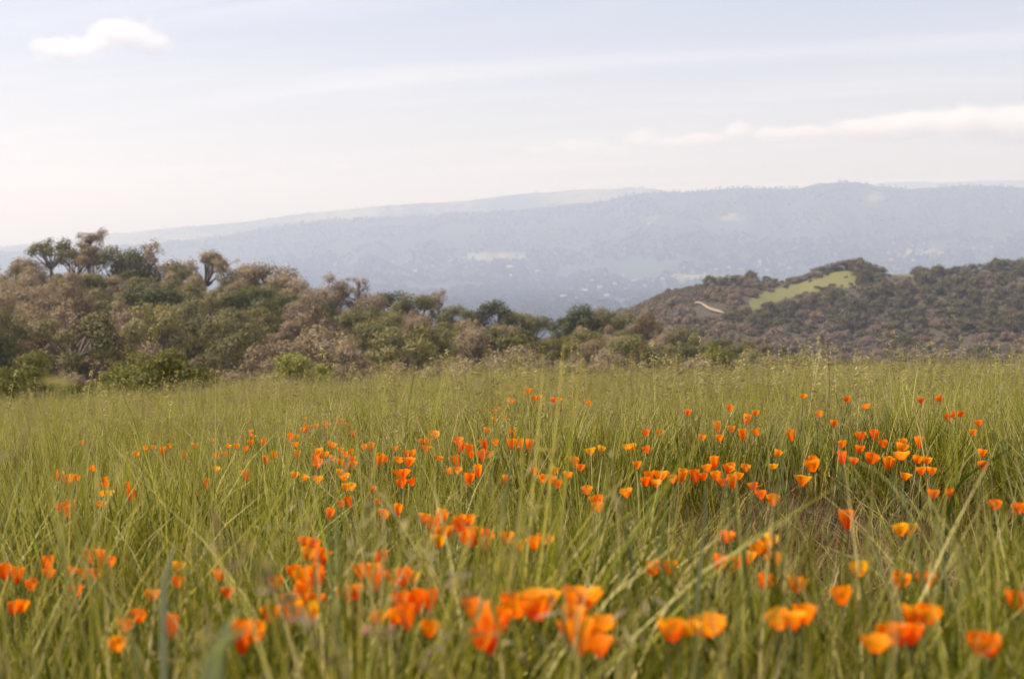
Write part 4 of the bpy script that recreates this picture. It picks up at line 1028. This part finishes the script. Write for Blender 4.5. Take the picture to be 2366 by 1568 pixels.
def spikelets(g, r_, tip, d, n, L, W, spread, droop):
    """a drooping seed head along the end of one stalk"""
    col = HEAD[r_.integers(0, len(HEAD))] * r_.uniform(.85, 1.15)
    t = r_.uniform(0, 1, n)
    cen = tip[None, :] - d[None, :] * (t * spread)[:, None] + unit(n, r_) * .008
    off = unit(n, r_); off[:, 2] *= .4
    cen += off * r_.uniform(.002, .02, n)[:, None] * droop
    ax = d[None, :] * .8 + off * .9 - np.array([0, 0, .8 * droop]); ax /= np.linalg.norm(ax, axis=1)[:, None]
    sd = np.cross(ax, unit(n, r_)); sd /= np.linalg.norm(sd, axis=1)[:, None]
    g.cards(cen, ax, sd, L * r_.uniform(.7, 1.3, n), W * r_.uniform(.7, 1.3, n), col)
def tuft(seed):
    r_ = np.random.default_rng(seed); g = Geo()
    blades(g, r_, 19, .10, .26, .46, .0042, .0075, .8, GREEN)
    blades(g, r_, 6, .10, .30, .52, .003, .005, .95, PALE)
    blades(g, r_, 5, .09, .12, .26, .003, .005, 1.3, RED * 1.1, redbase=1)
    blades(g, r_, 6, .10, .08, .2, .004, .007, 1.0, RED * .8, redbase=1)
    return g.mesh('grass_tuft', M_grass, True)
def seedy(seed, hi=.60, kind_=0):
    r_ = np.random.default_rng(seed); g = Geo()
    P = blades(g, r_, 8, .09, hi * .72, hi, .0018, .0026, .35 if kind_ == 0 else .6, np.concatenate([GREEN[2:4], PALE]))
    for p in P:
        d = p[-1] - p[-2]; d /= np.linalg.norm(d)
        if kind_ == 0: spikelets(g, r_, p[-1], d, 9, .020, .0042, .085, .7)
        elif kind_ == 1: spikelets(g, r_, p[-1], d, 8, .026, .0045, .13, 1.6)
        else: spikelets(g, r_, p[-1], d, 14, .014, .0050, .05, .25)
    blades(g, r_, 7, .09, .25, .42, .003, .005, .7, GREEN)
    return g.mesh('seed_grass', M_grass, True)
def broad(seed):
    r_ = np.random.default_rng(seed); g = Geo()
    blades(g, r_, 7, .08, .36, .52, .007, .011, 1.0, np.array([(.17, .20, .085), (.20, .22, .10), (.14, .175, .06)]), redbase=.1)
    blades(g, r_, 8, .09, .26, .42, .0035, .006, .8, GREEN)
    return g.mesh('broad_tuft', M_grass, True)
def straw(seed):
    r_ = np.random.default_rng(seed); g = Geo()
    blades(g, r_, 26, .14, .14, .34, .0022, .0038, .3, np.concatenate([PALE * 1.15, HEAD]), redbase=.2, flat=1.05)
    return g.mesh('straw', M_grass, True)
def stub(seed):
    r_ = np.random.default_rng(seed); g = Geo()
    blades(g, r_, 20, .11, .05, .20, .002, .004, .8, np.concatenate([RED * 1.1, RED, PALE * .8]), redbase=.8)
    return g.mesh('stubble', M_grass, True)
TUFT = [tuft(700 + i) for i in range(7)]; SEED = [seedy(720 + i, .56 + .04 * (i % 3), i % 3) for i in range(9)]; BROAD = [broad(740 + i) for i in range(4)]
def longb(seed):
    r_ = np.random.default_rng(seed); g = Geo()
    az0 = r_.uniform(0, 6.28)
    blades(g, r_, 12, .07, .46, .74, .006, .0115, 1.45, np.array([(.31, .32, .05), (.25, .275, .035), (.42, .40, .12), (.47, .43, .17)]), segs=5, redbase=.1)
    return g.mesh('long_blades', M_grass, True)
LONG = [longb(780 + i) for i in range(6)]
def tall(seed):
    r_ = np.random.default_rng(seed); g = Geo()
    P = blades(g, r_, 3, .10, .62, .86, .0028, .0038, .4, np.concatenate([GREEN[2:4], PALE]))
    for p in P:
        d = p[-1] - p[-2]; d /= np.linalg.norm(d); spikelets(g, r_, p[-1], d, 11, .040, .009, .17, 1.1)
    return g.mesh('tall_oat', M_grass, True)
TALL = [tall(770 + i) for i in range(5)]
STRAW = [straw(750 + i) for i in range(4)]; STUB = [stub(760 + i) for i in range(3)]

HX, HY = 1.02, 4.35                                     # the bare hollow in the grass at right
def hollow(x, y): return np.exp(-((((x - HX) / .78) ** 2 + ((y - HY) / .66) ** 2) ** 1.6))
def gscale(x, y):
    s = .88 + .55 * (vnoise(x * .9, y * .9, 201) - .5) + .25 * (vnoise(x * 3.1, y * 3.1, 202) - .5)
    u = x / np.maximum(y, .2)
    cor = sst(.11, .17, u) * (1 - sst(.31, .38, u)) * sst(2.3, 2.8, y) * (1 - sst(3.9, 4.2, y))   # trodden short grass in front of the hollow
    s = s * (1 - .58 * cor)
    s = s * (1 + .12 * sst(.9, 1.3, y) * (1 - sst(2.0, 3.0, y)))
    return s * (1 + .12 * sst(12, 24, y))
def corridor(x, y):
    u = x / np.maximum(y, .2); return (u > .10) & (u < .36) & (y > 1.5) & (y < 4.4)
def sow(dens_near, dens_far, keep):
    P = []
    for (y0, y1, dn) in ((-.6, 3, dens_near), (3, 8, dens_near), (8, 16, (dens_near + dens_far) / 2), (16, 46, dens_far)):
        wx = .42 * y1 + 2.6; n = int(dn * (y1 - y0) * 2 * wx)
        x = rng.uniform(-wx, wx, n); y = rng.uniform(y0, y1, n); ok = np.abs(x) < .41 * np.maximum(y, 0) + 2.4
        x, y = x[ok], y[ok]
        ok = (x * x + y * y > .62 ** 2) & keep(x, y)
        P.append(np.stack([x[ok], y[ok]], 1))
    P = np.concatenate(P); return P[:, 0], P[:, 1]
def lay(name, protos, x, y, s, tiltsd, lab, cat):
    n = len(x); z = z_meadow(x, y)
    wx_, wy_ = .85 * (vnoise(x * 1.1 + 5, y * 1.1, 221) - .42), .7 * (vnoise(x * .9, y * .9 + 8, 222) - .5)      # wind-laid patches
    rz = rng.uniform(0, 6.28, n)
    rot = np.stack([rng.normal(size=n) * tiltsd + wy_, rng.normal(size=n) * tiltsd + wx_, rz], 1)
    tag(scatter(name, protos, np.stack([x, y, z], 1), rot, s, rng.integers(0, len(protos), n)), lab, cat, kind='stuff')
    return n
U = lambda x: rng.uniform(size=len(x))
x, y = sow(120, 72, lambda x, y: (U(x) > hollow(x, y) * 1.15) & (U(x) < .10 + 1.45 * vnoise(x * 2.2, y * 2.2, 211) ** 1.25))
n1 = lay('meadow_grass', TUFT, x, y, gscale(x, y) * rng.uniform(.8, 1.15, len(x)), .12, 'green meadow grass covering the whole slope', 'grass')
x, y = sow(26, 34, lambda x, y: (U(x) > hollow(x, y) * 1.3) & ~corridor(x, y) & (U(x) < (.25 + .9 * vnoise(x * .5 + 9, y * .5, 203)) * (.08 + .92 * sst(3.5, 10, y))) & (y > .9))
n2 = lay('seeding_grass', SEED, x, y, gscale(x, y) * rng.uniform(.75, 1.12, len(x)), .12, 'pale seeding grass heads standing above the green grass', 'grass')
n = 1300; y = rng.uniform(9, 28, n); x = rng.uniform(-.42, .42, n) * y
k = U(x) < .35 + .9 * sst(.0, .25, x / y) * vnoise(x * .6, y * .6, 207); x = x[k]; y = y[k]
lay('tall_oats', TALL, x, y, rng.uniform(.8, 1.15, len(x)) * np.where(rng.uniform(size=len(x)) < .12, 1.12, 1), .10, 'tall thin oats breaking the brow of the meadow', 'grass')
x, y = sow(44, 24, lambda x, y: (U(x) > hollow(x, y) * 1.2) & ~(corridor(x, y) & (U(x) < .85)) & ((y > 1.9) | (U(x) < .12)) & (U(x) < 1.7 * vnoise(x * .7 + 3, y * .7, 208) ** 1.6))
lay('long_grass', LONG, x, y, gscale(x, y) * rng.uniform(.75, 1.1, len(x)), .2, 'long bright blades arching over the meadow grass', 'grass')
x, y = sow(16, 5, lambda x, y: (U(x) > hollow(x, y) * 1.3) & (U(x) < 1.3 * vnoise(x * .8 + 31, y * .8, 204) ** 1.5))
n3 = lay('broad_grass', BROAD, x, y, gscale(x, y) * rng.uniform(.7, 1.1, len(x)), .15, 'broad pale green grass blades mixed through the meadow', 'grass')
x, y = sow(40, 7, lambda x, y: (U(x) < .10 + .40 * hollow(x, y) + .8 * np.exp(-((x - .35) / .35) ** 2 - ((y - 3.2) / .5) ** 2)) & (y > 1.2))
n4 = lay('dry_straw', STRAW, x, y, rng.uniform(.6, 1.1, len(x)), .2, 'flattened pale straw lying between the grass', 'straw')
x, y = sow(130, 0.2, lambda x, y: (U(x) < .12 + hollow(x, y)) & (y > .8))
n5 = lay('dry_stubble', STUB, x, y, rng.uniform(.6, 1.2, len(x)), .2, 'short reddish stubble on the bare hollow', 'stubble')
print('grass', n1, n2, n3, n4, n5)

# ------------------------------------------------------------------ single grasses that stand out
def oat_stalk(px, top_row, Y, lab, wid=.004, drop=0.6, dark=False, heads=12, seed=0):
    r_ = np.random.default_rng(900 + seed)
    tp = at(px, top_row, Y); bx = tp[0] + r_.normal() * .05; bz = float(z_meadow(bx, Y)); b = np.array([bx, Y, bz])
    e = empty('oat_stalk', tuple(b)); v = tp - b
    t = np.linspace(0, 1, 8)[:, None]
    bow = np.array([r_.normal() * .06, 0, 0])
    path = v * t + np.sin(t * np.pi) * bow
    g = Geo(); c = (.10, .10, .04) if dark else (.22, .21, .10)
    g.tube(path, np.linspace(wid * .5, wid * .3, 8), 5, c); link('stem', g.mesh('stem', M_grass, True), e)
    g = Geo(); d = path[-1] - path[-2]; d /= np.linalg.norm(d)
    spikelets(g, r_, path[-1], d, heads, .032 * (1 + Y / 30), .0062 * (1 + Y / 20), .17, 1.1)
    link('seed_head', g.mesh('seed_head', M_grass, True), e)['kind'] = 'stuff'
    g = Geo(); P = blades(g, r_, 3, .01, .2, .34, .005, .007, .9, GREEN, redbase=0)
    link('leaf', g.mesh('leaf', M_grass, True), e)
    tag(e, lab, 'grass stalk', 'grass stalks standing out of the meadow')
for i, (px, row, Y, lab, kw) in enumerate([
    (983, 742, 4.0, 'very tall thin green oat stalk crossing the wood in the middle', dict(wid=.003, heads=9)),
    (345, 757, 12, 'tall pale oat stalk against the wood above the green bushes', {}),
    (1132, 770, 11, 'tall drooping oat stalk before the middle of the wood', {}),
    (1358, 772, 12, 'tall pale oat stalk right of the middle of the wood', {}),
    (1617, 776, 12, 'tall pale oat stalk before the low right end of the wood', {}),
    (1912, 782, 8, 'thick green oat stalk standing highest before the right hill', dict(wid=.006, heads=16)),
    (2050, 790, 9, 'bent oat stalk before the right hill, right of the thickest one', dict(heads=14)),
    (2072, 758, 10, 'slim oat stalk reaching highest before the dark slope at right', {}),
    (1455, 800, 12, 'short pale oat stalk on the brow between two taller ones', {}),
    (2285, 795, 10, 'pale oat stalk on the brow near the right edge', {}),
    (487, 800, 13, 'pale oat stalk just right of the green bushes', {}),
    (100, 862, 1.25, 'blurred grey green stalk close to the lens at far left', dict(wid=.002, heads=4)),
    (478, 1180, 1.15, 'blurred stalk with a whitish tip close to the lens at left', dict(wid=.003, heads=16))]):
    oat_stalk(px, row, Y, lab, seed=i, **kw)
def broad_blade(pts, wid, col, lab):
    """one long bent leaf through photograph points (px, row, Y), folded along its midrib"""
    P = np.array([at(*p) for p in pts]); P0 = P[0].copy(); P0[2] = float(z_meadow(P0[0], P0[1])); P = np.vstack([P0, P]); b = P[0].copy()
    s = np.linspace(0, 1, 14); k = np.linspace(0, 1, len(P)); Q = np.stack([np.interp(s, k, P[:, j]) for j in range(3)], 1)
    for _ in range(2): Q[1:-1] = (Q[:-2] + 2 * Q[1:-1] + Q[2:]) / 4
    T = np.gradient(Q, axis=0); sd = np.cross(T, (0, 1, .3)); sd /= np.linalg.norm(sd, axis=1)[:, None]
    w = wid * np.sin(np.clip(s * .85 + .12, 0, 1) * np.pi) ** .7 + .0008
    v = np.stack([Q - sd * w[:, None] / 2, Q + np.array([0, .002, 0]), Q + sd * w[:, None] / 2], 1).reshape(-1, 3) - b
    f = [[3 * i + j, 3 * i + j + 1, 3 * i + j + 4, 3 * i + j + 3] for i in range(13) for j in (0, 1)]
    o = link('grass_blade', mesh('grass_blade', v, np.array(f), M_grass, np.tile(col, (len(v), 1)), True), loc=b)
    tag(o, lab, 'grass blade', 'single broad grass blades')
broad_blade([(462, 1600, 1.15), (480, 1540, 1.15), (520, 1455, 1.16), (560, 1400, 1.2)], .010, (.33, .37, .18), 'broad pale blade bending right in the blurred lower left')
broad_blade([(500, 1520, 1.13), (520, 1480, 1.12), (575, 1450, 1.12)], .008, (.33, .37, .18), 'short pale blade folding off the broad pale blade')
broad_blade([(2180, 1250, 2.7), (2200, 1125, 2.7), (2260, 1080, 2.7), (2335, 1035, 2.7)], .0065, (.07, .10, .025), 'dark green blade slanting up to the right edge')
broad_blade([(375, 1400, 1.6), (380, 1330, 1.6), (405, 1260, 1.6)], .008, (.34, .37, .24), 'pale curved blade in the lower left grass')
broad_blade([(1160, 1180, 3.4), (1170, 1130, 3.4), (1190, 1040, 3.4)], .009, (.26, .30, .16), 'pale grey green blade beside the centre poppies')
# small clover and lupine flowers
M_pink = leafy('clover_pink', (.62, .38, .36), .3, vary=.2); M_lilac = leafy('lupine_lilac', (.42, .38, .62), .3, vary=.2)
def tiny(name, part, m, px, row, Y, size, lab, cat):
    q = at(px, row, Y); b = np.array([q[0], q[1], float(z_meadow(q[0], q[1]))]); e = empty(name, tuple(b)); v = q - b
    g = Geo(); g.tube(np.linspace(0, 1, 5)[:, None] * v + np.sin(np.linspace(0, 3.14, 5))[:, None] * np.array([.01, 0, 0]), .0012, 5); link('stem', g.mesh('stem', M_stem), e)
    g = Geo(); u = unit(60); u[:, 2] *= 1.0 if part == 'flower_head' else 2.2
    sd = np.cross(u, unit(60)); sd /= np.linalg.norm(sd, axis=1)[:, None]
    g.cards(v + u * size * .4, u / np.linalg.norm(u, axis=1)[:, None], sd, size * .5, size * .2); link(part, g.mesh(part, m), e)
    tag(e, lab, cat)
tiny('clover', 'flower_head', M_pink, 1085, 1456, 1.75, .011, 'small pink clover head under the left front poppy', 'clover')
tiny('clover', 'flower_head', M_pink, 848, 1455, 1.6, .010, 'small pink clover head low at lower centre in shade', 'clover')
tiny('clover', 'flower_head', M_pink, 905, 1452, 1.65, .009, 'faint pink clover head between two others at lower centre', 'clover')
tiny('lupine', 'flower_spike', M_lilac, 2308, 905, 11.5, .05, 'pale lilac lupine far off near the right edge', 'lupine')
